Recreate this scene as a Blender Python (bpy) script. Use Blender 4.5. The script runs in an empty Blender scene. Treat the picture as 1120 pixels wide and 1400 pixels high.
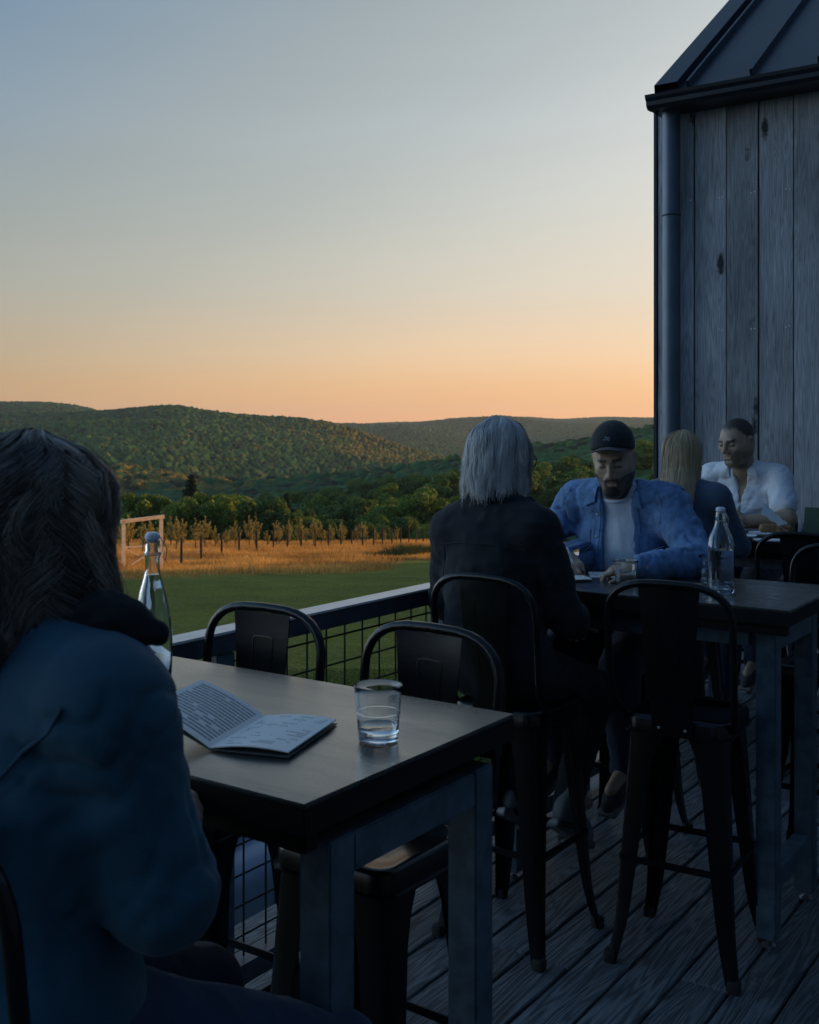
import bpy, bmesh, math, random
import numpy as np
from mathutils import Vector, Matrix, Euler
random.seed(7); RNG = np.random.default_rng(7)
PI = math.pi
scene = bpy.context.scene

# ------------------------------------------------------------------ camera
EYE = 1.62
TH = 0.608                      # the deck runs 34.8 degrees to the right of the view axis
CT, ST = math.cos(TH), math.sin(TH)
cam_data = bpy.data.cameras.new("camera")
cam = bpy.data.objects.new("camera", cam_data)
scene.collection.objects.link(cam)
cam.location = (0, 0, EYE)
cam.rotation_euler = (PI / 2, 0, TH)
cam_data.sensor_fit = 'HORIZONTAL'; cam_data.sensor_width = 24.0
cam_data.lens = 24.0 * 1502 / 1120
cam_data.shift_y = -(700 - 586) / 1120
cam_data.clip_start = 0.05; cam_data.clip_end = 20000
cam_data.dof.use_dof = True; cam_data.dof.focus_distance = 5.0; cam_data.dof.aperture_fstop = 9.0
scene.camera = cam

def cw(X, Z, z=0.0):
    """camera-right X, camera-forward Z (metres on the ground plan) -> world point"""
    return (CT * X - ST * Z, ST * X + CT * Z, z)

# ------------------------------------------------------------------ sky, sun, exposure
SUN_AZ = math.radians(68)       # clockwise from the view axis
SUN_EL = math.radians(4.5)
sdx, sdz = math.sin(SUN_AZ), math.cos(SUN_AZ)
sw = cw(sdx, sdz)
SUN_DIR = Vector((sw[0] * math.cos(SUN_EL), sw[1] * math.cos(SUN_EL), math.sin(SUN_EL)))
world = bpy.data.worlds.new("World"); scene.world = world; world.use_nodes = True
nt = world.node_tree; nt.nodes.clear()
def wn(t): return nt.nodes.new(t)
out = wn('ShaderNodeOutputWorld'); bg = wn('ShaderNodeBackground')
tc = wn('ShaderNodeTexCoord'); sep = wn('ShaderNodeSeparateXYZ')
nt.links.new(tc.outputs['Generated'], sep.inputs[0])
dot = wn('ShaderNodeVectorMath'); dot.operation = 'DOT_PRODUCT'
nt.links.new(tc.outputs['Generated'], dot.inputs[0]); dot.inputs[1].default_value = (CT, ST, 0)
def wmath(op, a, b, c=None):
    m = wn('ShaderNodeMath'); m.operation = op
    for i, v in enumerate((a, b, c)):
        if v is None: continue
        if isinstance(v, (int, float)): m.inputs[i].default_value = v
        else: nt.links.new(v, m.inputs[i])
    return m.outputs[0]
def wramp(fac, pts):
    r = wn('ShaderNodeValToRGB'); nt.links.new(fac, r.inputs[0])
    e = r.color_ramp.elements
    while len(e) > 1: e.remove(e[-1])
    e[0].position = pts[0][0]; e[0].color = (*pts[0][1], 1)
    for p, c in pts[1:]:
        n = e.new(p); n.color = (*c, 1)
    return r.outputs[0]
elev = sep.outputs['Z']
dof_ = wn('ShaderNodeVectorMath'); dof_.operation = 'DOT_PRODUCT'         # added falloff: fades and cools the unseen sky to the right and behind
nt.links.new(tc.outputs['Generated'], dof_.inputs[0]); dof_.inputs[1].default_value = cw(math.sin(-.70), math.cos(-.70))
away = wmath('MAXIMUM', wmath('MULTIPLY_ADD', dof_.outputs['Value'], -1.0, .42), 0.0)
t_ = wmath('ADD', wmath('MULTIPLY_ADD', wmath('MAXIMUM', dot.outputs['Value'], -.37), -0.57, elev), wmath('MULTIPLY', away, .80))
tt = wmath('MULTIPLY_ADD', t_, 0.4, 0.25)
def TP(px): return px / 1502 * 0.4 + 0.25
base = wramp(tt, [(0.0, (1.0, .93, .84)), (TP(-200), (.90, .885, .86)), (TP(-30), (.80, .79, .765)), (TP(86), (.735, .735, .715)),
                  (TP(200), (.63, .655, .65)), (TP(386), (.456, .503, .515)), (TP(565), (.345, .40, .425)), (TP(871), (.152, .258, .385)),
                  (TP(1250), (.10, .19, .32)), (TP(2200), (.06, .125, .24))])
def EP(px): return px / 1502
warm = wramp(elev, [(0.0, (1.26, .60, .28)), (EP(35), (1.22, .66, .31)), (EP(60), (1.19, .71, .37)), (EP(95), (1.16, .80, .51)),
                    (EP(186), (1.02, .90, .75)), (EP(290), (.98, .95, .88)), (EP(400), (1, 1, 1))])
wfade = wn('ShaderNodeMix'); wfade.data_type = 'RGBA'; lfa = wn('ShaderNodeVectorMath'); lfa.operation = 'DOT_PRODUCT'; nt.links.new(tc.outputs['Generated'], lfa.inputs[0]); lfa.inputs[1].default_value = cw(math.sin(-1.45), math.cos(-1.45))
nt.links.new(wmath('MINIMUM', wmath('MAXIMUM', wmath('MULTIPLY', away, 1.3), wmath('MULTIPLY', wmath('SUBTRACT', lfa.outputs['Value'], .50), 2.2)), .88), wfade.inputs[0])
nt.links.new(warm, wfade.inputs[6]); wfade.inputs[7].default_value = (.80, .92, 1.05, 1); warm = wfade.outputs[2]
mul = wn('ShaderNodeMix'); mul.data_type = 'RGBA'; mul.blend_type = 'MULTIPLY'; mul.inputs[0].default_value = 1
nt.links.new(base, mul.inputs[6]); nt.links.new(warm, mul.inputs[7])
# faint streaky high haze
nz = wn('ShaderNodeTexNoise'); mp = wn('ShaderNodeMapping'); mp.inputs['Scale'].default_value = (1.2, 1.2, 14)
nt.links.new(tc.outputs['Generated'], mp.inputs[0]); nt.links.new(mp.outputs[0], nz.inputs['Vector'])
nz.inputs['Scale'].default_value = 2.2; nz.inputs['Detail'].default_value = 4
st = wmath('MULTIPLY_ADD', nz.outputs[0], 0.07, 0.965)
mul2 = wn('ShaderNodeVectorMath'); mul2.operation = 'SCALE'
nt.links.new(mul.outputs[2], mul2.inputs[0]); nt.links.new(st, mul2.inputs['Scale'])
sky = wn('ShaderNodeTexSky'); sky.sky_type = 'NISHITA'; sky.sun_disc = False
sky.sun_elevation = SUN_EL; sky.sun_rotation = math.atan2(SUN_DIR.x, SUN_DIR.y)
skm = wn('ShaderNodeVectorMath'); skm.operation = 'SCALE'; nt.links.new(sky.outputs[0], skm.inputs[0]); skm.inputs['Scale'].default_value = 0.012
add = wn('ShaderNodeVectorMath'); add.operation = 'ADD'
nt.links.new(mul2.outputs[0], add.inputs[0]); nt.links.new(skm.outputs[0], add.inputs[1])
lf = wn('ShaderNodeVectorMath'); lf.operation = 'DOT_PRODUCT'; nt.links.new(tc.outputs['Generated'], lf.inputs[0]); lf.inputs[1].default_value = cw(math.sin(-1.31), math.cos(-1.31))
boost = wmath('MULTIPLY_ADD', wmath('MAXIMUM', wmath('SUBTRACT', lf.outputs['Value'], .60), 0.0), 10.5, 1.0)  # extra brightness added to the unseen left sky to light the deck
bs = wn('ShaderNodeVectorMath'); bs.operation = 'SCALE'; nt.links.new(add.outputs[0], bs.inputs[0]); nt.links.new(boost, bs.inputs['Scale']); add = bs
nt.links.new(add.outputs[0], bg.inputs['Color']); bg.inputs['Strength'].default_value = 1.0
nt.links.new(bg.outputs[0], out.inputs['Surface'])

sun_data = bpy.data.lights.new("sun", 'SUN'); sun_data.energy = 5.0; sun_data.angle = math.radians(0.6)
sun_data.color = (1.0, 0.53, 0.19)
sun = bpy.data.objects.new("sun", sun_data); scene.collection.objects.link(sun)
sun.rotation_euler = SUN_DIR.to_track_quat('Z', 'Y').to_euler()
scene.view_settings.view_transform = 'Standard'; scene.view_settings.look = 'None'
scene.view_settings.exposure = 0.0; scene.view_settings.gamma = 1.0

# ------------------------------------------------------------------ tagging helpers
COL = scene.collection
def tag(o, label=None, cat=None, group=None, kind=None):
    if label: o['label'] = label
    if cat: o['category'] = cat
    if group: o['group'] = group
    if kind: o['kind'] = kind
    return o
def empty(name, loc=(0, 0, 0), rz=0.0):
    o = bpy.data.objects.new(name, None); COL.objects.link(o)
    o.location = loc; o.rotation_euler = (0, 0, rz); o.empty_display_size = 0.1
    return o
def kids(o): return [c for c in bpy.data.objects if c.parent == o]
def copy_tree(o, parent=None):
    c = o.copy(); COL.objects.link(c); c.parent = parent
    for ch in kids(o): copy_tree(ch, c)
    return c

class MB:
    """collects shapes into one mesh"""
    def __init__(s): s.v = []; s.f = []; s.n = 0
    def add(s, V, F):
        V = np.asarray(V, dtype=float).reshape(-1, 3)
        s.v.append(V); k = s.n
        s.f.extend([[i + k for i in f] for f in F]); s.n += len(V)
        return s
    def box(s, c, d, rz=0.0, R=None):
        hx, hy, hz = d[0] / 2, d[1] / 2, d[2] / 2
        P = np.array([(x, y, z) for x in (-hx, hx) for y in (-hy, hy) for z in (-hz, hz)])
        if R is None:
            c_, s_ = math.cos(rz), math.sin(rz); R = np.array([[c_, -s_, 0], [s_, c_, 0], [0, 0, 1]])
        P = P @ np.asarray(R).T + np.array(c)
        return s.add(P, [(0, 1, 3, 2), (4, 6, 7, 5), (0, 4, 5, 1), (2, 3, 7, 6), (0, 2, 6, 4), (1, 5, 7, 3)])
    def tube(s, pts, r, n=10, closed=False, caps=True):
        pts = [Vector(p) for p in pts]; m = len(pts)
        rs = r if hasattr(r, '__len__') else [r] * m
        tang = []
        for i in range(m):
            if closed: t = pts[(i + 1) % m] - pts[i - 1]
            else: t = pts[min(i + 1, m - 1)] - pts[max(i - 1, 0)]
            tang.append(t.normalized() if t.length > 1e-9 else Vector((0, 0, 1)))
        up = Vector((0, 0, 1)) if abs(tang[0].z) < 0.9 else Vector((1, 0, 0))
        nrm = (up - tang[0] * up.dot(tang[0])).normalized()
        V = []; F = []
        for i in range(m):
            nrm = (nrm - tang[i] * nrm.dot(tang[i])).normalized(); b = tang[i].cross(nrm)
            for j in range(n):
                a = 2 * PI * j / n
                V.append(pts[i] + (nrm * math.cos(a) + b * math.sin(a)) * rs[i])
        for i in range(m if closed else m - 1):
            i2 = (i + 1) % m
            for j in range(n):
                j2 = (j + 1) % n
                F.append((i * n + j, i * n + j2, i2 * n + j2, i2 * n + j))
        if caps and not closed:
            F.append(tuple(range(n - 1, -1, -1))); F.append(tuple((m - 1) * n + j for j in range(n)))
        return s.add([tuple(v) for v in V], F)
    def lathe(s, prof, c=(0, 0, 0), n=32):
        V = []; F = []
        for r, z in prof:
            for j in range(n):
                a = 2 * PI * j / n; V.append((c[0] + r * math.cos(a), c[1] + r * math.sin(a), c[2] + z))
        for i in range(len(prof) - 1):
            for j in range(n):
                j2 = (j + 1) % n; F.append((i * n + j, i * n + j2, (i + 1) * n + j2, (i + 1) * n + j))
        if prof[0][0] > 1e-6: F.append(tuple(range(n - 1, -1, -1)))
        if prof[-1][0] > 1e-6: F.append(tuple((len(prof) - 1) * n + j for j in range(n)))
        return s.add(V, F)
    def rings(s, rings, cap=True):
        n = len(rings[0]); V = [p for r in rings for p in r]; F = []
        for i in range(len(rings) - 1):
            for j in range(n):
                j2 = (j + 1) % n; F.append((i * n + j, i * n + j2, (i + 1) * n + j2, (i + 1) * n + j))
        if cap: F.append(tuple(range(n - 1, -1, -1))); F.append(tuple((len(rings) - 1) * n + j for j in range(n)))
        return s.add(V, F)
    def build(s, name, mat, parent=None, smooth=True, bevel=0, angle=35):
        me = bpy.data.meshes.new(name)
        V = np.concatenate(s.v) if s.v else np.zeros((0, 3))
        me.from_pydata(V.tolist(), [], s.f); me.update()
        o = bpy.data.objects.new(name, me); COL.objects.link(o)
        if mat: me.materials.append(mat)
        if parent: o.parent = parent
        bm = bmesh.new(); bm.from_mesh(me)
        bmesh.ops.recalc_face_normals(bm, faces=bm.faces)
        if bevel:
            bmesh.ops.bevel(bm, geom=[e for e in bm.edges if len(e.link_faces) == 2 and e.calc_face_angle(0) > 0.6], offset=bevel, segments=2, affect='EDGES', clamp_overlap=True)
        bm.to_mesh(me); bm.free()
        if smooth:
            me.shade_smooth()
            try: me.set_sharp_from_angle(angle=math.radians(angle))
            except Exception: pass
        return o

def np_mesh(name, V, F, mat, parent=None, cols=None, smooth=True):
    """fast mesh from numpy; F is (n,3) or (n,4)"""
    me = bpy.data.meshes.new(name); V = np.ascontiguousarray(V, dtype=np.float32); F = np.ascontiguousarray(F, dtype=np.int32)
    me.vertices.add(len(V)); me.vertices.foreach_set('co', V.ravel())
    k = F.shape[1]; me.loops.add(F.size); me.loops.foreach_set('vertex_index', F.ravel())
    me.polygons.add(len(F)); me.polygons.foreach_set('loop_start', np.arange(0, F.size, k, dtype=np.int32))
    try: me.polygons.foreach_set('loop_total', np.full(len(F), k, dtype=np.int32))
    except Exception: pass
    me.polygons.foreach_set('use_smooth', np.full(len(F), smooth))
    me.update(calc_edges=True)
    if cols is not None:
        a = me.color_attributes.new('Col', 'FLOAT_COLOR', 'POINT')
        c = np.ones((len(V), 4), dtype=np.float32); c[:, :cols.shape[1]] = cols; a.data.foreach_set('color', c.ravel())
    if mat: me.materials.append(mat)
    o = bpy.data.objects.new(name, me); COL.objects.link(o)
    if parent: o.parent = parent
    return o

# ------------------------------------------------------------------ materials
class NT:
    def __init__(s, name):
        s.m = bpy.data.materials.new(name); s.m.use_nodes = True; s.t = s.m.node_tree
        s.b = s.t.nodes['Principled BSDF']
    def n(s, typ, **kw):
        x = s.t.nodes.new(typ)
        for k, v in kw.items(): setattr(x, k, v)
        return x
    def set(s, sock, v):
        if hasattr(v, 'is_output') or isinstance(v, bpy.types.NodeSocket): s.t.links.new(v, sock)
        else:
            if isinstance(v, tuple) and len(v) == 3 and sock.type == 'RGBA': v = (*v, 1)
            sock.default_value = v
    def P(s, **kw):
        for k, v in kw.items(): s.set(s.b.inputs[k.replace('_', ' ')], v)
        return s
    def coord(s, kind='Object', scale=(1, 1, 1), loc=None):
        c = s.n('ShaderNodeTexCoord'); m = s.n('ShaderNodeMapping'); s.set(m.inputs[0], c.outputs[kind]); m.inputs['Scale'].default_value = scale
        if loc is not None: s.set(m.inputs['Location'], loc)
        return m.outputs[0]
    def attr(s, name='Col'): return s.n('ShaderNodeAttribute', attribute_name=name).outputs['Color']
    def noise(s, vec, scale, detail=4, rough=.55, dist=0.0, col=False):
        x = s.n('ShaderNodeTexNoise'); s.set(x.inputs['Vector'], vec); x.inputs['Scale'].default_value = scale
        x.inputs['Detail'].default_value = detail; x.inputs['Roughness'].default_value = rough; x.inputs['Distortion'].default_value = dist
        return x.outputs[1 if col else 0]
    def ramp(s, fac, pts):
        r = s.n('ShaderNodeValToRGB'); s.set(r.inputs[0], fac); e = r.color_ramp.elements
        while len(e) > 1: e.remove(e[-1])
        def cc(c): return (c, c, c, 1) if isinstance(c, (int, float)) else (*c, 1)
        e[0].position = pts[0][0]; e[0].color = cc(pts[0][1])
        for p, c in pts[1:]: e.new(p).color = cc(c)
        return r.outputs[0]
    def math(s, op, a, b=0.0, c=0.0):
        x = s.n('ShaderNodeMath', operation=op)
        for i, v in enumerate((a, b, c)): s.set(x.inputs[i], v)
        return x.outputs[0]
    def mix(s, f, a, b, blend='MIX'):
        x = s.n('ShaderNodeMix', data_type='RGBA', blend_type=blend); s.set(x.inputs[0], f); s.set(x.inputs[6], a); s.set(x.inputs[7], b)
        return x.outputs[2]
    def vadd(s, a, b):
        x = s.n('ShaderNodeVectorMath', operation='ADD'); s.set(x.inputs[0], a); s.set(x.inputs[1], b); return x.outputs[0]
    def bump(s, h, strength=.3, dist=.01, prev=None):
        x = s.n('ShaderNodeBump'); s.set(x.inputs['Height'], h); x.inputs['Strength'].default_value = strength; x.inputs['Distance'].default_value = dist
        if prev is not None: s.set(x.inputs['Normal'], prev)
        s.set(s.b.inputs['Normal'], x.outputs[0]); return x.outputs[0]

M = {}
def simple(name, col, rough=.5, metal=0.0, nz=None, bump=None, **kw):
    t = NT(name)
    if nz:   # (scale, contrast)
        v = t.noise(t.coord(), nz[0], 5)
        c = t.ramp(v, [(.3, tuple(x * (1 - nz[1]) for x in col)), (.7, tuple(min(1, x * (1 + nz[1])) for x in col))])
        t.P(Base_Color=c)
    else: t.P(Base_Color=col)
    t.P(Roughness=rough, Metallic=metal, **kw)
    if bump: t.bump(t.noise(t.coord(), bump[0], 4), bump[1], bump[2])
    M[name] = t.m; return t.m

simple('black_metal', (.004, .005, .007), .24, .1, nz=(9, .35), bump=(60, .08, .002), Specular_IOR_Level=.36)
simple('galvanised_steel', (.095, .138, .178), .48, .35, nz=(22, .35), bump=(40, .1, .002))
simple('rail_steel', (.062, .074, .095), .42, .2, nz=(14, .3), bump=(50, .1, .002))
simple('wire', (.012, .013, .016), .45, .6)
simple('rubber', (.01, .01, .01), .8)
simple('table_edge', (.006, .007, .007), .6, nz=(20, .3), Specular_IOR_Level=.25)  # near-black table sides: lack of sky reflection put into the colour
simple('bolt', (.55, .55, .55), .3, .9)
simple('roof_metal', (.014, .024, .042), .42, .3, nz=(1.2, .15), bump=(2.5, .12, .02))
simple('gutter_metal', (.018, .022, .03), .4, .4, nz=(4, .2))
simple('downspout_metal', (.10, .13, .165), .42, .4, nz=(4, .2))
simple('white_ceramic', (.62, .66, .72), .25)
simple('paper', (.78, .77, .74), .75, nz=(20, .06))
simple('tan_board', (.30, .21, .12), .7, nz=(20, .2))
simple('car_paint', (.30, .40, .55), .35, 0, nz=(1, .05), Coat_Weight=.5)
simple('car_glass', (.01, .012, .015), .08)
simple('dark_trim', (.015, .015, .017), .6)

def wood(name, cols, along, grain=1.0, rough=.75, knots=True, bumpk=.6, blotch=(.75, 1.2), knot_col=(.015, .013, .012), kscale=3.4, ringk=.30, kr=(.06, .095)):
    """weathered boards: 'along' = index of the board axis, per-board offset from the Col attribute"""
    t = NT(name); tcd = t.n('ShaderNodeTexCoord'); at = t.attr('Col')
    off = t.n('ShaderNodeVectorMath', operation='SCALE'); t.set(off.inputs[0], at); off.inputs['Scale'].default_value = 37.0
    p = t.vadd(tcd.outputs['Object'], off.outputs[0])
    def mapped(sc):
        m = t.n('ShaderNodeMapping'); t.set(m.inputs[0], p); m.inputs['Scale'].default_value = sc; return m.outputs[0]
    s1 = [1, 1, 1]; s1[along] = .16
    s2 = [1, 1, 1]; s2[along] = .03
    s3 = [1, 1, 1]; s3[along] = .35
    v = t.n('ShaderNodeTexVoronoi'); t.set(v.inputs['Vector'], mapped(s3)); v.inputs['Scale'].default_value = kscale
    kd = t.math('ADD', v.outputs['Distance'], t.math('MULTIPLY', t.math('SUBTRACT', t.noise(p, 38, 3), .5), .16))
    s4 = [1, 1, 1]; s4[along] = .07
    big = t.noise(mapped(s4), 13 * grain, 3, .4, .25)
    pull = t.math('POWER', t.math('SUBTRACT', 1.0, t.math('MINIMUM', kd, 1.0)), 7.0)
    ringp = t.math('MULTIPLY_ADD', big, 95.0, t.math('MULTIPLY', pull, 16.0))
    rings = t.math('SINE', ringp); rings = t.math('MULTIPLY_ADD', rings, .5, .5); rings = t.math('POWER', rings, .7)
    fine = t.noise(mapped(s2), 190 * grain, 3, .7)
    g = t.math('ADD', t.math('MULTIPLY', rings, ringk), t.math('MULTIPLY', fine, 1 - ringk))
    c = t.ramp(g, [(.22, cols[0]), (.55, cols[1]), (.85, cols[2])])
    bl = t.noise(mapped(s3), 2.6, 4, .6)
    blr = t.ramp(bl, [(.3, blotch[0]), (.7, blotch[1])])
    c = t.mix(1.0, c, blr, 'MULTIPLY')
    sp = t.n('ShaderNodeSeparateColor'); t.set(sp.inputs[0], at)
    c = t.mix(1.0, c, t.ramp(sp.outputs[1], [(0, .62), (1, 1.32)]), 'MULTIPLY')
    if knots:
        km = t.ramp(kd, [(kr[0], 0.0), (kr[1], 1.0)])
        on = t.ramp(t.noise(mapped(s3), 3.1, 0), [(.55, 1.0), (.58, 0.0)]) if False else t.ramp(t.noise(mapped(s3), 3.1, 0), [(.46, 1.0), (.49, 0.0)])
        km = t.math('MAXIMUM', km, on)
        c = t.mix(km, knot_col, c)
        g = t.math('MULTIPLY', g, km)
    t.P(Base_Color=c, Roughness=rough)
    t.bump(g, bumpk, .004)
    M[name] = t.m; return t.m
wood('deck_wood', [(.010, .015, .019), (.085, .105, .118), (.23, .255, .265)], 1, 1.0, .62, True, .9)
wood('wall_wood', [(.13, .14, .155), (.33, .345, .365), (.52, .535, .55)], 2, 1.15, .75, True, .6, (.55, 1.35), (.018, .018, .02), 6.0, .17, (.11, .19))

t = NT('table_wood')     # dark stained planks with worn satin finish, grain along x
co = t.coord('Object', (.12, 1, 1)); f = t.noise(co, 60, 4, .7); b = t.noise(t.coord('Object', (.3, 1, 1)), 6, 4, .6, .8)
c = t.ramp(f, [(.3, (.006, .007, .006)), (.55, (.022, .026, .022)), (.8, (.060, .066, .056))])
c = t.mix(1, c, t.ramp(b, [(.3, .55), (.7, 1.5)]), 'MULTIPLY')
t.P(Base_Color=c, Roughness=t.ramp(b, [(.3, .20), (.7, .42)])); t.b.inputs['Specular IOR Level'].default_value = .9; t.b.inputs['Coat Weight'].default_value = .45; t.b.inputs['Coat Roughness'].default_value = .22
t.bump(f, .12, .002); M['table_wood'] = t.m

t = NT('clear_glass'); t.P(Base_Color=(.93, .97, 1.0), Roughness=.01, Transmission_Weight=1.0, IOR=1.45); M['clear_glass'] = t.m
t = NT('water'); t.P(Base_Color=(.95, .98, 1.0), Roughness=.0, Transmission_Weight=1.0, IOR=1.33); M['water'] = t.m

def fabric(name, col, weave=900, folds=.0, rough=.9, sheen=.15, var=.25, nzs=6):
    t = NT(name); v = t.noise(t.coord(), nzs, 5, .6); w = t.noise(t.coord(), weave, 2)
    c = t.ramp(v, [(.3, tuple(x * (1 - var) for x in col)), (.7, tuple(min(1, x * (1 + var)) for x in col))])
    c = t.mix(1, c, t.ramp(w, [(.3, .78), (.7, 1.2)]), 'MULTIPLY')
    t.P(Base_Color=c, Roughness=rough, Sheen_Weight=sheen); t.bump(w, .25, .001); M[name] = t.m; return t.m
fabric('blue_jacket', (.013, .070, .115), 700, sheen=.1)
fabric('black_fabric', (.0075, .010, .014), 500, sheen=.03, rough=.95)
fabric('denim_shirt', (.105, .205, .375), 420, var=.38, nzs=26, sheen=.1)
fabric('denim_pocket', (.088, .175, .33), 420, var=.38, nzs=26, sheen=.1)
fabric('dark_jeans', (.010, .024, .060), 500, var=.3, sheen=.1)
fabric('tee', (.56, .62, .70), 600, var=.12)
fabric('white_polo', (.66, .70, .76), 500, var=.1)
fabric('blonde_jacket', (.055, .090, .145), 500, var=.2)
fabric('cap_fabric', (.008, .010, .013), 600, sheen=.1)
fabric('stitch', (.16, .24, .42), 900, var=.1)
fabric('shoe_upper', (.030, .033, .038), 500, var=.25)
fabric('sneaker_grey', (.13, .14, .145), 500, var=.25)
simple('shoe_sole', (.15, .155, .155), .7, nz=(30, .2))
simple('button', (.35, .38, .42), .3, .5)
simple('watch', (.01, .01, .012), .25, .3)
simple('food', (.22, .13, .055), .7, nz=(60, .5), bump=(80, .6, .01))
simple('green_card', (.030, .062, .030), .6, nz=(10, .15))

t = NT('skin'); t.P(Base_Color=t.mix(1, t.attr('Col'), t.ramp(t.noise(t.coord(), 60, 4), [(.3, .9), (.7, 1.08)]), 'MULTIPLY'), Roughness=.5, Subsurface_Weight=.12, Subsurface_Radius=(.01, .004, .002))
t.b.inputs['Subsurface Scale'].default_value = .5
t.bump(t.noise(t.coord(), 350, 3), .12, .001); M['skin'] = t.m
t = NT('hair'); t.P(Base_Color=t.attr('Col'), Roughness=.42); t.b.inputs['Specular IOR Level'].default_value = .45; M['hair'] = t.m

# ------------------------------------------------------------------ implicit surfaces
def _hash(i, j, k):
    h = (i * 374761393 + j * 668265263 + k * 2147483647 + 1013904223) & 0xffffffff
    h = ((h ^ (h >> 13)) * 1274126177) & 0xffffffff
    return ((h ^ (h >> 16)) & 0xffff).astype(np.float32) / 65535.0
def vnoise(P):
    I = np.floor(P).astype(np.int64); f = (P - I).astype(np.float32); f = f * f * (3 - 2 * f); r = 0
    for a in (0, 1):
        for b in (0, 1):
            for c in (0, 1):
                w = (f[:, 0] if a else 1 - f[:, 0]) * (f[:, 1] if b else 1 - f[:, 1]) * (f[:, 2] if c else 1 - f[:, 2])
                r = r + w * _hash(I[:, 0] + a, I[:, 1] + b, I[:, 2] + c)
    return r * 2 - 1
def cone(a, b, ra, rb=None):
    a = np.array(a, dtype=np.float32); b = np.array(b, dtype=np.float32); rb = ra if rb is None else rb
    ba = b - a; L = float(ba @ ba) + 1e-12
    def f(P):
        h = np.clip(((P - a) @ ba) / L, 0, 1); return np.linalg.norm(P - a - h[:, None] * ba, axis=1) - (ra + (rb - ra) * h)
    return f
def ell(c, r, R=None):
    c = np.array(c, dtype=np.float32); r = np.array(r, dtype=np.float32)
    def f(P):
        q = P - c
        if R is not None: q = q @ R
        k0 = np.linalg.norm(q / r, axis=1); k1 = np.linalg.norm(q / (r * r), axis=1) + 1e-9
        return k0 * (k0 - 1) / k1
    return f
def rbox(c, h, r, R=None):
    c = np.array(c, dtype=np.float32); h = np.array(h, dtype=np.float32)
    def f(P):
        q = P - c
        if R is not None: q = q @ R
        q = np.abs(q) - (h - r); return np.linalg.norm(np.maximum(q, 0), axis=1) + np.minimum(q.max(axis=1), 0) - r
    return f
class Frame:
    def __init__(s, o, R=None, k=1.0, kv=(1, 1, 1)):
        s.o = np.array(o, dtype=np.float32); s.R = np.eye(3, dtype=np.float32) if R is None else np.array(R, dtype=np.float32)
        s.kv = np.array(kv, dtype=np.float32) * k; s.k = float(s.kv.min())
    def __call__(s, p): return s.o + s.R @ (s.kv * np.array(p, dtype=np.float32))
    def loc(s, P): return ((P - s.o) @ s.R) / s.kv
    def w(s, f): return lambda P: f(s.loc(P)) * s.k
def rot(rx=0, ry=0, rz=0):
    return np.array(Euler((math.radians(rx), math.radians(ry), math.radians(rz)), 'XYZ').to_matrix(), dtype=np.float32)
def U(f, k=.02): return ('u', k, f)
def S(f, k=.01): return ('s', k, f)
def ev(prims, P, keep=None):
    d = None
    for i, (op, k, f) in enumerate(prims):
        if keep is not None and not keep[i]: continue
        e = f(P)
        if op == 'u':
            if d is None: d = e
            else:
                h = np.maximum(k - np.abs(d - e), 0) / k; d = np.minimum(d, e) - h * h * k * .25
        elif op == 's' and d is not None:
            h = np.maximum(k - np.abs(d + e), 0) / k; d = np.maximum(d, -e) + h * h * k * .25
        elif op == 'i' and d is not None:
            d = np.maximum(d, e)
        elif op == 'd' and d is not None:
            d = d + e
    return d if d is not None else np.full(len(P), 1.0, dtype=np.float32)
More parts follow.
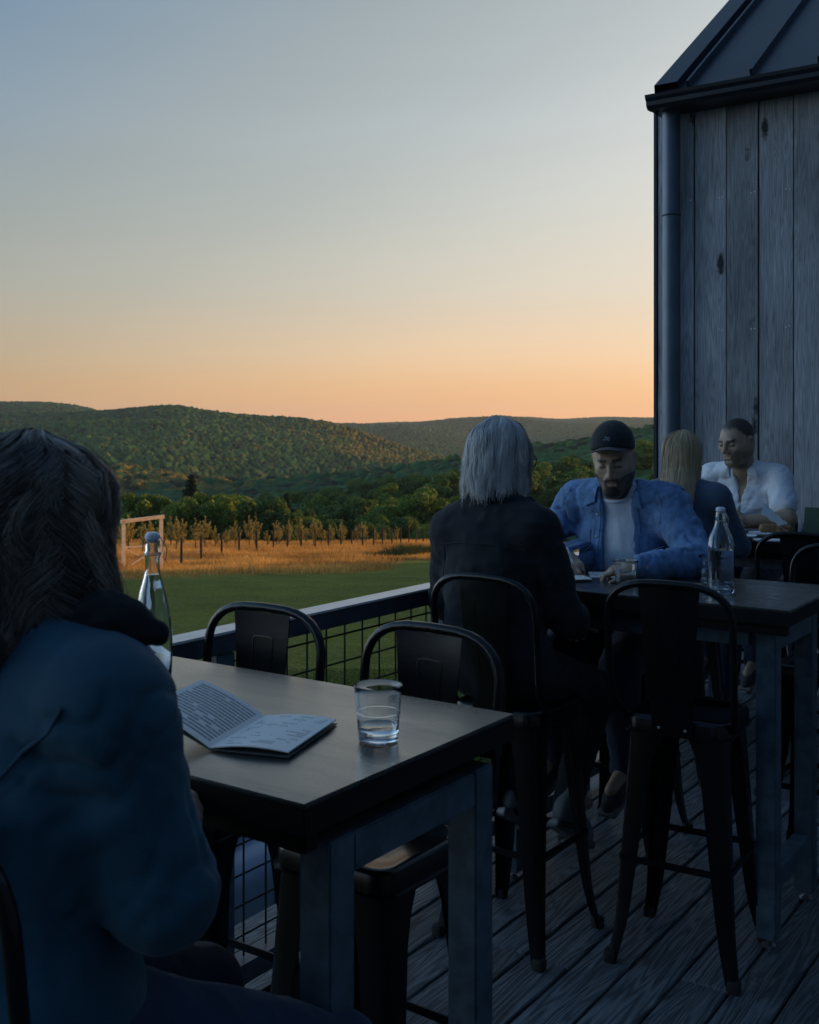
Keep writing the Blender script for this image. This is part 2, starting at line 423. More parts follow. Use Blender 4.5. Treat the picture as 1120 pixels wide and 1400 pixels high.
def sdf_mesh(prims, res, lo, hi):
    lo = np.array(lo, dtype=np.float32); hi = np.array(hi, dtype=np.float32); B = 14
    nb = np.ceil((hi - lo) / (res * B)).astype(int)
    g = np.stack(np.meshgrid(*[np.arange(n) for n in nb], indexing='ij'), -1).reshape(-1, 3)
    cen = lo + (g + .5) * res * B; diag = res * B * .87
    E = []
    for op, k, f in prims: E.append(f(cen) if op != 'd' else np.zeros(len(cen)))
    E = np.array(E); dc = ev([(o, k, (lambda P, e=e: e)) for (o, k, f), e in zip(prims, E)], cen)
    act = np.where(np.abs(dc) < diag * 1.25 + .01)[0]
    dim = nb * B + 2
    ar = np.arange(B + 1); gi = np.stack(np.meshgrid(ar, ar, ar, indexing='ij'), -1).reshape(-1, 3)
    KV = []; VV = []; QQ = []
    def key(I): return (I[..., 0].astype(np.int64) * dim[1] + I[..., 1]) * dim[2] + I[..., 2]
    offs = np.array([(a, b, c) for a in (0, 1) for b in (0, 1) for c in (0, 1)])
    ops = [p[0] for p in prims]; ks = np.array([p[1] for p in prims])
    for a in act:
        e = E[:, a]; dm = abs(dc[a])
        keep = [(o in 'id') or (o == 'u' and e[i] < max(dc[a], 0) + 2.2 * diag + 2 * ks[i]) or (o == 's' and e[i] < 2 * diag + 2 * ks[i]) for i, o in enumerate(ops)]
        P = lo + (g[a] * B + gi) * res
        D = ev(prims, P.astype(np.float32), keep).reshape(B + 1, B + 1, B + 1)
        sgn = D < 0
        if sgn.all() or not sgn.any(): continue
        cs = sum(sgn[o[0]:o[0] + B, o[1]:o[1] + B, o[2]:o[2] + B].astype(np.int8) for o in offs)
        I = np.argwhere((cs > 0) & (cs < 8))
        if len(I):
            acc = np.zeros((len(I), 3)); cnt = np.zeros(len(I))
            C = [D[I[:, 0] + o[0], I[:, 1] + o[1], I[:, 2] + o[2]] for o in offs]
            for x in range(8):
                for y in range(x + 1, 8):
                    if np.abs(offs[x] - offs[y]).sum() != 1: continue
                    m = (C[x] < 0) != (C[y] < 0); tt = np.where(m, C[x] / (C[x] - C[y] + 1e-20), 0)
                    acc += np.where(m[:, None], offs[x] + tt[:, None] * (offs[y] - offs[x]), 0); cnt += m
            VV.append(lo + (g[a] * B + I + acc / cnt[:, None]) * res); KV.append(key(g[a] * B + I + 1))
        for ax in range(3):
            s0 = sgn[:B, :B, :B]; sl = [slice(0, B)] * 3; sl[ax] = slice(1, B + 1); s1 = sgn[tuple(sl)]
            J = np.argwhere(s0 != s1)
            if not len(J): continue
            fl = s0[J[:, 0], J[:, 1], J[:, 2]]; J = J + g[a] * B + 1
            u = np.zeros(3, int); v = np.zeros(3, int); u[(ax + 1) % 3] = 1; v[(ax + 2) % 3] = 1
            q = np.stack([key(J - u - v), key(J - v), key(J), key(J - u)], 1)
            q[~fl] = q[~fl][:, ::-1]; QQ.append(q)
    if not VV: return np.zeros((0, 3)), np.zeros((0, 4), int)
    K = np.concatenate(KV); V = np.concatenate(VV); Q = np.concatenate(QQ)
    o = np.argsort(K); K = K[o]; V = V[o]
    idx = np.searchsorted(K, Q); idx = np.clip(idx, 0, len(K) - 1); ok = (K[idx] == Q).all(1)
    return V, idx[ok]
def sdf_obj(name, prims, res, lo, hi, mat, parent, colf=None):
    V, F = sdf_mesh(prims, res, lo, hi)
    return np_mesh(name, V, F, mat, parent, colf(V) if colf else None)
def creases(a, b, amp, along=24, across=7, seed=0.0, rad=.13):
    """soft wrinkles running round a limb a-b"""
    a = np.array(a, dtype=np.float32); b = np.array(b, dtype=np.float32); L = np.linalg.norm(b - a); d = (b - a) / L
    def f(P):
        q = P - a; t = q @ d; r = q - t[:, None] * d; w = np.clip((rad - np.linalg.norm(r, axis=1)) / .04, 0, 1) * np.clip((t + .05) / .05, 0, 1) * np.clip((L + .05 - t) / .05, 0, 1)
        wob = vnoise(r * 14 + seed + 7) * .9
        n = vnoise(np.stack([t * along + wob, r[:, 0] * across + r[:, 2] * across * .5 + seed, r[:, 1] * across + seed * 1.3 + 40], 1))
        m = vnoise(np.stack([t * along * 1.9 - wob * 1.5, r[:, 0] * across * 2 + seed + 9, r[:, 1] * across * 2 + 60], 1))
        return amp * w * ((1 - np.abs(n)) ** 3 * 1.1 - .4 + (1 - np.abs(m)) ** 3 * .5 - .2)
    return ('d', 0, f)
def folds(amp, fx=(13, 13, 13), seed=0.0, ridge=True):
    fx = np.array(fx, dtype=np.float32)
    def f(P):
        n = vnoise(P * fx + seed + 50); m = vnoise(P * fx * 2.3 + seed + 90)
        if ridge: return amp * ((np.abs(n) * 2 - 1) * .7 + (np.abs(m) - .5) * .5)
        return amp * (n + .4 * m)
    return f
# ================================================================== SETTING
# ---- lawn and field: one sloping sheet; hills beyond as one large relief
def ground_z(Z):
    Z = np.asarray(Z, dtype=float)
    far = -.70 - .0835 * Z
    near = -1.45 - .024 * (Z - 2)
    z = np.minimum(near, far)
    z = np.where(Z < 2, -1.45, z)
    return z
def gz(X, Z):
    und = .10 * np.sin(np.asarray(X) * .21 + 1) * np.sin(np.asarray(Z) * .13) * np.clip((np.asarray(Z) - 10) / 30, 0, 1)
    return ground_z(Z) + und
GRASS_EDGE = lambda X: 41 + 2.0 * np.clip(X + 10.7, 0, 40)    # mown lawn ends, long dry grass begins
t = NT('lawn_ground'); p = t.coord()
a = t.noise(p, .35, 5, .6); b = t.noise(p, 9, 5, .7); f = t.noise(p, 45, 3, .7)
lawn = t.ramp(t.math('ADD', t.math('MULTIPLY', b, .6), t.math('MULTIPLY', f, .4)), [(.3, (.070, .080, .010)), (.52, (.24, .25, .030)), (.72, (.46, .44, .07))])
lawn = t.mix(1, lawn, t.ramp(a, [(.3, .75), (.7, 1.2)]), 'MULTIPLY')
dry = t.ramp(t.math('ADD', t.math('MULTIPLY', b, .5), t.math('MULTIPLY', a, .5)), [(.3, (.26, .13, .030)), (.5, (.50, .27, .065)), (.72, (.68, .40, .11))])
at = t.attr('Col'); sp = t.n('ShaderNodeSeparateColor'); t.set(sp.inputs[0], at)
msk = t.math('ADD', sp.outputs[0], t.math('MULTIPLY', t.math('SUBTRACT', t.noise(p, 1.1, 5), .5), 1.3))
c = t.mix(t.ramp(msk, [(.36, 0.0), (.68, 1.0)]), lawn, dry)
t.P(Base_Color=c, Roughness=.95, Specular_IOR_Level=.15); t.bump(t.math('ADD', b, f), 1.0, .06)

def field_mask(X, Z):
    edge = np.where(X < 0, 38 + 1.75 * np.clip(X + 13, 0, 13), 60.7 + 1.2 * X) + 2.2 * np.sin(X * .6)
    m = np.clip((Z - edge + 7 * vnoise(np.stack([np.ravel(X) * .16, np.ravel(Z) * .10, 0 * np.ravel(X)], 1)).reshape(np.shape(X))) / 11 + .5, 0, 1)
    return m
zs = np.concatenate([np.linspace(-12, 2, 8), np.linspace(2.5, 30, 110), np.linspace(30.5, 130, 200)])
ang = np.linspace(-.62, .62, 260)
ZZ, AA = np.meshgrid(zs, ang, indexing='ij'); XX = AA * np.maximum(ZZ, 0) + np.sign(AA) * (np.abs(AA) / .62) * 14
HH = gz(XX, ZZ) + .05 * vnoise(np.stack([XX.ravel() * .8, ZZ.ravel() * .8, 0 * XX.ravel()], 1)).reshape(XX.shape)
HH = HH + np.where(ZZ > 118, -(ZZ - 118) * .25, 0)
W = np.stack([CT * XX - ST * ZZ, ST * XX + CT * ZZ, HH], -1).reshape(-1, 3)
n1, n2 = XX.shape
I = (np.arange(n1 - 1)[:, None] * n2 + np.arange(n2 - 1)[None]).ravel()
F = np.stack([I, I + 1, I + n2 + 1, I + n2], 1)
fm = field_mask(XX, ZZ).ravel()
# greener tuft strip in the field on the right
tuft = np.exp(-((XX - 2.5) / 5.0) ** 2 - ((ZZ - (66 + 1.1 * (XX + 4))) / 4.5) ** 2).ravel()
fm = np.clip(fm - 1.2 * tuft, 0, 1)
o = np_mesh('ground', W, F, t.m, None, np.stack([fm, fm, fm], 1)); tag(o, 'mown green lawn sloping away from the deck into dry golden grass', 'lawn', kind='structure')

# ---- hills: relief keyed by distance and bearing, covered in tree crowns
KX = np.array([-200, 0, 90, 150, 240, 280, 320, 400, 450, 500, 550, 600, 640, 680, 720, 760, 800, 850, 900, 1100, 1400.])
def row(*y): return np.array(y, dtype=float)
rows = [  # distance, sight-line row of the relief at each KX (rows of the picture plane used only as slopes: z = EYE - (y-586)/1502*Z)
 (122, row(*[747] * 21)),
 (150, row(*[790] * 21)),
 (230, row(760, 760, 758, 756, 754, 753, 752, 750, 748, 745, 742, 738, 735, 730, 725, 722, 720, 718, 716, 705, 690)),
 (330, row(745, 742, 738, 735, 730, 728, 724, 718, 714, 708, 702, 698, 694, 688, 682, 676, 672, 668, 660, 640, 620)),
 (470, row(735, 728, 722, 715, 706, 703, 700, 694, 690, 684, 678, 672, 666, 658, 650, 645, 642, 638, 630, 610, 590)),
 (640, row(700, 690, 682, 676, 676, 678, 680, 678, 674, 668, 662, 654, 648, 640, 632, 627, 619, 612, 603, 585, 570)),
 (760, row(660, 650, 642, 640, 655, 668, 682, 690, 690, 688, 684, 676, 668, 662, 656, 650, 645, 640, 632, 610, 590)),
 (860, row(668, 662, 656, 655, 668, 680, 692, 700, 702, 702, 700, 694, 686, 680, 674, 670, 665, 660, 650, 630, 610)),
 (1050, row(630, 622, 620, 622, 632, 640, 648, 655, 658, 662, 668, 674, 680, 684, 684, 680, 676, 670, 660, 640, 620)),
 (1300, row(600, 590, 588, 590, 592, 598, 604, 612, 618, 626, 636, 648, 664, 690, 692, 690, 686, 680, 670, 650, 630)),
 (1560, row(585, 574, 572, 568, 565, 571, 579, 585, 593, 606, 621, 637, 652, 690, 700, 700, 696, 690, 680, 660, 640)),
 (1800, row(600, 590, 588, 582, 580, 586, 594, 604, 612, 625, 640, 655, 664, 690, 695, 695, 690, 684, 676, 660, 640)),
 (2200, row(570, 562, 564, 580, 590, 596, 602, 610, 618, 626, 634, 640, 646, 650, 652, 652, 650, 646, 640, 630, 620)),
 (2600, row(560, 556, 558, 568, 584, 592, 598, 602, 604, 606, 608, 612, 618, 622, 624, 622, 618, 612, 606, 600, 595)),
 (3000, row(585, 585, 585, 584, 588, 590, 591, 592, 590, 588, 590, 594, 598, 600, 602, 600, 596, 592, 588, 585, 580)),
 (3500, row(590, 590, 590, 590, 588, 585, 583, 582, 583, 585, 583, 580, 577, 575, 578, 584, 588, 590, 588, 584, 580)),
 (4000, row(592, 592, 592, 590, 586, 582, 579, 584, 588, 590, 588, 586, 584, 582, 582, 586, 582, 578, 576, 576, 576)),
 (4700, row(592, 590, 588, 586, 582, 578, 575, 576, 580, 580, 579, 578, 577, 576, 575, 578, 574, 572, 573, 572, 572)),
 (5300, row(*[610] * 21)),
 (6200, row(*[640] * 21)),
]
from bisect import bisect
def crown_field(X, Z, s, seed):
    """domed tree crowns of spacing s; returns height 0..1 and a random value per crown"""
    gx = np.floor(X / s).astype(np.int64); gy = np.floor(Z / s).astype(np.int64)
    best = np.full(X.shape, -1e9, dtype=np.float32); rid = np.zeros(X.shape, dtype=np.float32)
    for a in (-1, 0, 1):
        for b in (-1, 0, 1):
            i = gx + a; j = gy + b
            cx = (i + .15 + .7 * _hash(i, j, i * 0 + seed)) * s; cy = (j + .15 + .7 * _hash(i, j, i * 0 + seed + 1)) * s
            r = s * (.45 + .62 * _hash(i, j, i * 0 + seed + 2)); q = ((X - cx) ** 2 + (Z - cy) ** 2) / (r * r)
            hgt = np.sqrt(np.maximum(1 - q, 0)) * (.75 + .5 * _hash(i, j, i * 0 + seed + 3)) - np.maximum(q - 1, 0)
            m = hgt > best; best = np.where(m, hgt, best); rid = np.where(m, _hash(i, j, i * 0 + seed + 4), rid)
    return np.maximum(best, 0), rid
dist = np.array([r[0] for r in rows], float); tab = np.array([r[1] for r in rows])
dd = np.concatenate([np.arange(122, 330, 1.6), np.arange(330, 900, 2.4), np.arange(900, 1700, 4.0), np.arange(1700, 2800, 8), np.arange(2800, 6200, 14)])
aa = np.linspace(-.60, .66, 1500)
px = 560 + 1502 * aa
ex = np.zeros((len(dist), len(aa)))
for i in range(len(dist)):
    y = np.interp(px, KX, tab[i]); y = np.convolve(np.pad(y, 20, 'edge'), np.ones(41) / 41, 'valid')
    ex[i] = EYE - (y - 586) / 1502 * dist[i]
DZ, DA = np.meshgrid(dd, aa, indexing='ij')
k = np.clip(np.searchsorted(dist, dd, side='right') - 1, 0, len(dist) - 2)
tt_ = (dd - dist[k]) / (dist[k + 1] - dist[k]); s_ = tt_ * tt_ * (3 - 2 * tt_) * .6 + tt_ * .4
H = ex[k] * (1 - s_[:, None]) + ex[k + 1] * s_[:, None]
X = DA * DZ
fl = lambda q: np.stack([q[0].ravel(), q[1].ravel(), q[0].ravel() * 0 + q[2]], 1)
und = vnoise(fl((X / 260, DZ / 260, 3.3))).reshape(X.shape) * 1.9 + vnoise(fl((X / 42, DZ / 60, 9.3))).reshape(X.shape) * .30 + vnoise(fl((X / 90, DZ / 90, 7.3))).reshape(X.shape) * .45
H = H + und * np.clip((DZ - 300) / 700, 0, 1) * 7
cra, rida = crown_field(X, DZ, 7.6, 11); crb, ridb = crown_field(X + 40, DZ, 5.2, 51)
selb = DZ + 120 * vnoise(fl((X / 120, DZ / 120, 2.2))).reshape(X.shape) > 640
cr = np.where(selb, crb * .85, cra); rid = np.where(selb, ridb, rida)
cr2, rid2 = crown_field(X + 3, DZ + 5, 4.0, 31)
lf = vnoise(fl((X / 1.6, DZ / 1.6, 1.1))).reshape(X.shape)
amp = np.clip((DZ - 128) / 40, 0, 1)
big = 1 + .5 * np.clip((DZ - 700) / 1500, 0, 1)
near_ = np.clip((DZ - 520) / 120, .30, 1)
H = H + amp * (cr * 7.5 * big * near_ + cr2 * 1.3 + lf * .5 * np.clip(1.4 - DZ / 1500, .2, 1))
# colour per crown: dark oak greens, fresh spring greens, a few young leaves at random; sunlit gold painted over two hill zones
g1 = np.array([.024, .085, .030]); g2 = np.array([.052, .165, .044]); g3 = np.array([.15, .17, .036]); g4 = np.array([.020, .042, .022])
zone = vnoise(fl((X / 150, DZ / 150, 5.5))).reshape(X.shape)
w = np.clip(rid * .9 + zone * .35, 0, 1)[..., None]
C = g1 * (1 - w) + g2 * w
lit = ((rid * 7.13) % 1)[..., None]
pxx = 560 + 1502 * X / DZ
sun_zone = np.clip(np.exp(-((pxx - 230) / 110) ** 2) * ((DZ > 560) & (DZ < 900)) + .9 * np.exp(-((pxx - 520) / 110) ** 2) * ((DZ > 1250) & (DZ < 1650)) + .04, 0, 1)[..., None]  # where sunlight is painted: near left bump and far right shoulder
g5 = np.array([.30, .19, .035]); C = np.where((lit > .90 - .55 * sun_zone) & (DZ[..., None] > 560), C * .35 + (g3 * (1 - sun_zone) + g5 * sun_zone) * .65, C)
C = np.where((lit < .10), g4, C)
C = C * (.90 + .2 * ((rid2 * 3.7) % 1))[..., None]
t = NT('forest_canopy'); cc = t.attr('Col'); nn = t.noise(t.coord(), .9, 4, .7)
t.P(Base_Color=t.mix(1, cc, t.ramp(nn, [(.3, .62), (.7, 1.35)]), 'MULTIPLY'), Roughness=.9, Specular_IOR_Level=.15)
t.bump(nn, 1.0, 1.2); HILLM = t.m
W = np.stack([CT * X - ST * DZ, ST * X + CT * DZ, H], -1).reshape(-1, 3)
n1, n2 = X.shape; I = (np.arange(n1 - 1)[:, None] * n2 + np.arange(n2 - 1)[None]).ravel()
F = np.stack([I, I + 1, I + n2 + 1, I + n2], 1)
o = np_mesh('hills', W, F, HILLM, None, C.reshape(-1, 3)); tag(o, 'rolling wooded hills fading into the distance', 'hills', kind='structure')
def hill_z(Xq, Zq):
    i = int(np.clip(np.searchsorted(dd, Zq), 0, len(dd) - 1)); j = int(np.clip(np.searchsorted(aa, Xq / Zq), 0, len(aa) - 1))
    return float(H[i, j]) - 3

# the sheet continues to the horizon all round
mb = MB(); mb.box((0, 0, -75), (15000, 15000, 2)); o = mb.build('terrain', HILLM, None, False); tag(o, 'valley floor reaching the horizon', 'terrain', kind='structure')

# ---- leaf cluster crowns
def leaf_cloud(name, blobs, n, size, cols, mat, parent, seed, flat=.55, up=0.0):
    r = np.random.default_rng(seed)
    wts = np.array([b[3] ** 2 for b in blobs]); wts = wts / wts.sum(); bi = r.choice(len(blobs), n, p=wts)
    B = np.array([b[:3] for b in blobs])[bi]; R = np.array([b[3] for b in blobs])[bi]
    d = r.normal(size=(n, 3)); d /= np.linalg.norm(d, axis=1)[:, None]
    rad = R * (1 - .38 * r.random(n) ** 1.6)
    c = B + d * rad[:, None] * np.array([1, 1, flat + .25])
    nrm = d + r.normal(size=(n, 3)) * .7; nrm[:, 2] += up; nrm /= np.linalg.norm(nrm, axis=1)[:, None]
    t1 = np.cross(nrm, r.normal(size=(n, 3))); t1 /= np.linalg.norm(t1, axis=1)[:, None]; t2 = np.cross(nrm, t1)
    s = size * (.6 + .8 * r.random(n))[:, None]
    V = np.stack([c - t1 * s, c - t2 * s * .55, c + t1 * s, c + t2 * s * .55], 1).reshape(-1, 3)
    F = np.arange(4 * n).reshape(n, 4)
    k = r.random(n) ** 1.3; cc = np.array(cols[0]) * (1 - k[:, None]) + np.array(cols[1]) * k[:, None]
    return np_mesh(name, V, F, mat, parent, np.repeat(cc, 4, axis=0), False)
t = NT('leaves'); tr = t.n('ShaderNodeBsdfTranslucent'); t.set(tr.inputs[0], t.attr()); mx = t.n('ShaderNodeMixShader'); mx.inputs[0].default_value = .4
t.P(Base_Color=t.attr(), Roughness=.65, Specular_IOR_Level=.2)
t.set(mx.inputs[1], t.b.outputs[0]); t.set(mx.inputs[2], tr.outputs[0]); t.set(t.t.nodes['Material Output'].inputs[0], mx.outputs[0]); LEAF = t.m
simple('bark', (.07, .055, .042), .9, nz=(12, .4), bump=(25, .6, .02))

def oak(seed, cols, h=11.0, wdt=4.6):
    r = random.Random(seed); root = empty('broadleaf_tree')
    tb = MB(); tb.tube([(0, 0, -1.5), (.1, 0, h * .25), (.2, .1, h * .55), (.1, .1, h * .8)], [.32, .26, .17, .05], 8)
    for i in range(6):
        a = r.random() * 6.28; z0 = h * (.25 + .08 * i); tb.tube([(0, 0, z0), (math.cos(a) * wdt * .35, math.sin(a) * wdt * .35, z0 + 1.2), (math.cos(a) * wdt * .65, math.sin(a) * wdt * .65, z0 + 2.2)], [.13, .08, .03], 6)
    tb.build('trunk', M['bark'], root)
    bl = [(0, 0, h * .62, wdt * .62)]
    for i in range(22):
        a = r.random() * 6.28; q = r.random() ** .5 * wdt * .78; z = h * (.30 + .62 * r.random()); q *= 1.15 - abs(z / h - .55) * 1.3
        bl.append((math.cos(a) * q, math.sin(a) * q, z, wdt * (.22 + .16 * r.random())))
    leaf_cloud('crown', bl, 8500, .26, cols, LEAF, root, seed)
    return root
def conifer(seed, h=15.0):
    r = random.Random(seed); root = empty('conifer_tree')
    MB().tube([(0, 0, -1.5), (0, 0, h * .6), (0, 0, h)], [.3, .16, .03], 8).build('trunk', M['bark'], root)
    bl = []
    for i in range(70):
        z = h * (.12 + .88 * (i / 70)); q = (1 - z / h) * h * .30 + .15; a = i * 2.4 + r.random(); e = q * (.5 + .5 * r.random())
        for s in (.35, .7, 1.0): bl.append((math.cos(a) * e * s, math.sin(a) * e * s, z + .25 * s * s, .30 + .35 * (1 - z / h)))
    leaf_cloud('crown', bl, 9000, .20, ((.014, .034, .020), (.038, .070, .034)), LEAF, root, seed, .4)
    return root
oaks = [oak(1, ((.075, .14, .026), (.23, .35, .065))), oak(2, ((.050, .105, .030), (.16, .26, .062)), 10, 4.9), oak(3, ((.10, .15, .026), (.30, .39, .065)), 9, 4.2)]
kinds = ['spring green broadleaf tree in the treeline beyond the orchard', 'dark green broadleaf tree in the treeline beyond the orchard', 'yellow green low broadleaf tree in the treeline beyond the orchard']
used = [0, 0, 0]
rt = random.Random(5)
spots = []
for i in range(22): spots.append((130 + i * 22 + rt.uniform(-9, 9), rt.uniform(150, 172), None))
for i in range(20): spots.append((150 + i * 26 + rt.uniform(-9, 9), rt.uniform(182, 215), None))
for i in range(8): spots.append((520 + i * 30 + rt.uniform(-9, 9), rt.uniform(150, 185), None))
def treetop(x): return np.interp(x, [100, 200, 240, 300, 330, 380, 430, 520, 580, 640, 700, 760], [672, 676, 682, 668, 672, 690, 700, 706, 712, 716, 718, 716])
for i, (x, Z, kk) in enumerate(spots):
    k = rt.choices([0, 1, 2], [3, 4, 2])[0]
    if 285 < x < 335: k = rt.choice([0, 2])
    src = oaks[k]; o = src if used[k] == 0 else copy_tree(src); used[k] += 1
    X_ = (x - 560) / 1502 * Z; zb = float(EYE - (790 - 586) / 1502 * Z) if Z < 165 else float(EYE - (765 - 586) / 1502 * Z)
    top = EYE - (treetop(x) + rt.uniform(-4, 12) - 586) / 1502 * Z
    h0 = (11, 10, 9)[k]; s = max(.6, (top - zb) / (h0 * 1.02))
    o.location = cw(X_, Z, zb); o.rotation_euler = (0, 0, rt.random() * 6.28); o.scale = (s * .85, s * .85, s)
    tag(o, kinds[k], 'tree', kinds[k].split(' in the')[0] + 's')
cf = conifer(9); Z = 205; o = cf; zb = EYE - (765 - 586) / 1502 * Z; s = (EYE - (650 - 586) / 1502 * Z - zb) / 15
o.location = cw((262 - 560) / 1502 * Z, Z, zb); o.scale = (s * 1.25, s * 1.25, s); tag(o, 'tallest dark pine rising above the treeline behind the timber gate', 'tree')
o = copy_tree(cf); Z = 200; s = .8; o.location = cw((392 - 560) / 1502 * Z, Z, EYE - (768 - 586) / 1502 * Z); s = (EYE - (676 - 586) / 1502 * Z - (EYE - (768 - 586) / 1502 * Z)) / 15; o.scale = (s * 1.3, s * 1.3, s)
tag(o, 'smaller dark pine in the middle of the treeline, right of the tall pine', 'tree')

# nearer woods on the valley side: individual trees standing on the relief
rt2 = random.Random(77); nW = 0
while nW < 250:
    Z = 190 + 450 * rt2.random() ** 1.15; x = rt2.uniform(150, 925)
    if x < 420 and Z < 330: continue
    if Z < 235 and x > 640: continue
    X_ = (x - 560) / 1502 * Z; k = rt2.choices([0, 1, 2], [4, 5, 1])[0]; o = copy_tree(oaks[k])
    s = rt2.uniform(.75, 1.15); zb = hill_z(X_, Z) - 1.0; ytop = 586 - (zb + 10.2 * s - EYE) / Z * 1502
    lim = np.interp(x, [150, 300, 400, 500, 600, 700, 800, 880, 925], [682, 680, 672, 656, 645, 632, 624, 606, 600])
    if ytop < lim: zb -= (lim - ytop + rt2.uniform(0, 6)) / 1502 * Z
    o.location = cw(X_, Z, zb); o.scale = (s * 1.15, s * 1.15, s); o.rotation_euler = (0, 0, rt2.random() * 6.28)
    tag(o, ['green broadleaf tree in the woods on the valley side', 'dark broadleaf tree in the woods on the valley side', 'pale green tree in the woods on the valley side'][k], 'tree', 'woodland trees on the valley side, ' + ['mid green', 'dark', 'pale'][k]); nW += 1

# ---- young orchard behind the fence
def apple(seed):
    r = random.Random(seed); root = empty('apple_tree')
    tb = MB(); tb.tube([(0, 0, -.2), (.02, 0, .8), (.0, .03, 1.7), (.03, 0, 2.5)], [.05, .04, .028, .012], 6)
    pts = []
    for i in range(13):
        a = r.random() * 6.28; z0 = .45 + 1.3 * i / 13; L = r.uniform(.6, 1.25) * (1 - i / 22); rise = r.uniform(.7, 1.3)
        P = [Vector((0, 0, z0))]
        for s in range(1, 6):
            u = s / 5; P.append(Vector((math.cos(a) * L * .62 * u ** .8, math.sin(a) * L * .62 * u ** .8, z0 + L * rise * u ** 1.25)))
        tb.tube(P, [.018, .016, .013, .011, .009, .006], 5)
        pts += [(P[s] + (P[s + 1] - P[s]) * r.random(), .09) for s in range(1, 5) for _ in range(3)]
    for z in np.linspace(1.0, 2.5, 9): pts.append((Vector((.02, 0, z)), .10))
    tb.build('trunk', M['bark'], root)
    bl = [(p.x, p.y, p.z, q) for p, q in pts]
    leaf_cloud('crown', bl, 1500, .055, ((.26, .24, .07), (.60, .48, .16)), LEAF, root, seed)
    return root
ap = [apple(s) for s in (21, 22, 23, 24)]; ua = [0] * 4; ra = random.Random(8)
lab = 'young apple tree with upright bare-tipped branches in the row behind the wire fence'
row_ = [(150 + 14.5 * i + ra.uniform(-4, 4), 76 + i * 1.25) for i in range(28)] + [(158 + 38 * i + ra.uniform(-6, 6), 88 + i * 2.3) for i in range(10)]
for i, (x, Z) in enumerate(row_):
    k = ra.randrange(4); o = ap[k] if ua[k] == 0 else copy_tree(ap[k]); ua[k] += 1
    X_ = (x - 560) / 1502 * Z; top = 712 + (x - 200) / 370 * 8 + ra.uniform(-9, 8); z0 = float(gz(X_, Z)); s = (EYE - (top - 586) / 1502 * Z - z0) / 2.6
    o.location = cw(X_, Z, z0); o.scale = (s * 1.05, s * 1.05, s * ra.uniform(.92, 1.12)); o.rotation_euler = (0, 0, ra.random() * 6.28); tag(o, lab, 'tree', 'apple trees in the orchard rows')

# ---- wire fence with timber posts and the timber gate frame
simple('post_wood', (.035, .028, .022), .85, nz=(8, .4), bump=(30, .5, .01))
simple('gate_wood', (.80, .62, .42), .75, nz=(6, .2), bump=(30, .3, .004))
fpx = [248, 275, 303, 327, 351, 374, 393, 412, 431, 449, 466, 481, 496, 511, 523, 536, 548, 559, 569, 579]
mbp = MB(); mbp.tube([(0, 0, -.3), (.01, 0, 1.5)], [.075, .065], 8); proto = None; tops = []
for i, x in enumerate(fpx):
    yb = np.interp(x, [248, 275, 303, 351, 431, 569, 600], [769, 763, 759, 755, 750, 744, 743]); Z = 3485 / (yb - 711.4)
    X_ = (x - 560) / 1502 * Z; z0 = float(gz(X_, Z)); p = cw(X_, Z, z0)
    if proto is None: proto = mbp.build('fence_post', M['post_wood']); o = proto
    else: o = proto.copy(); COL.objects.link(o)
    o.location = p; o.scale = (1, 1, ra.uniform(.94, 1.08)); tops.append(Vector(p)); tag(o, 'dark round timber post of the wire fence in front of the orchard', 'post', 'posts of the orchard fence')
mb = MB()
for h_ in (.5, 1.0, 1.42): mb.tube([v + Vector((0, 0, h_)) for v in tops], .006, 4)
o = mb.build('fence_wire', M['wire']); tag(o, 'thin wires strung along the orchard fence posts', 'fence wire')
g = empty('timber_gate', cw((195 - 560) / 1502 * 51.5, 51.5, float(gz(-12.5, 51.5))), TH + math.radians(35)); tag(g, 'pale timber gate frame with crossed braces standing in the golden field', 'gate')
for sx in (-.92, .92): MB().box((sx, 0, 1.15), (.14, .14, 2.5)).build('post', M['gate_wood'], g, False)
MB().box((0, .005, 2.42), (2.14, .15, .17), R=rot(0, -4, 0)).build('crossbar', M['gate_wood'], g, False)
MB().box((-.0, 0, 1.15), (1.73, .06, .07)).build('rail', M['gate_wood'], g, False)
MB().box((-.0, 0, .12), (1.73, .06, .07)).build('rail', M['gate_wood'], g, False)
for s in (1, -1):
    MB().box((0, .035 * s, .63), (1.92, .035, .055), R=rot(0, 29 * s, 0)).build('brace', M['gate_wood'], g, False)

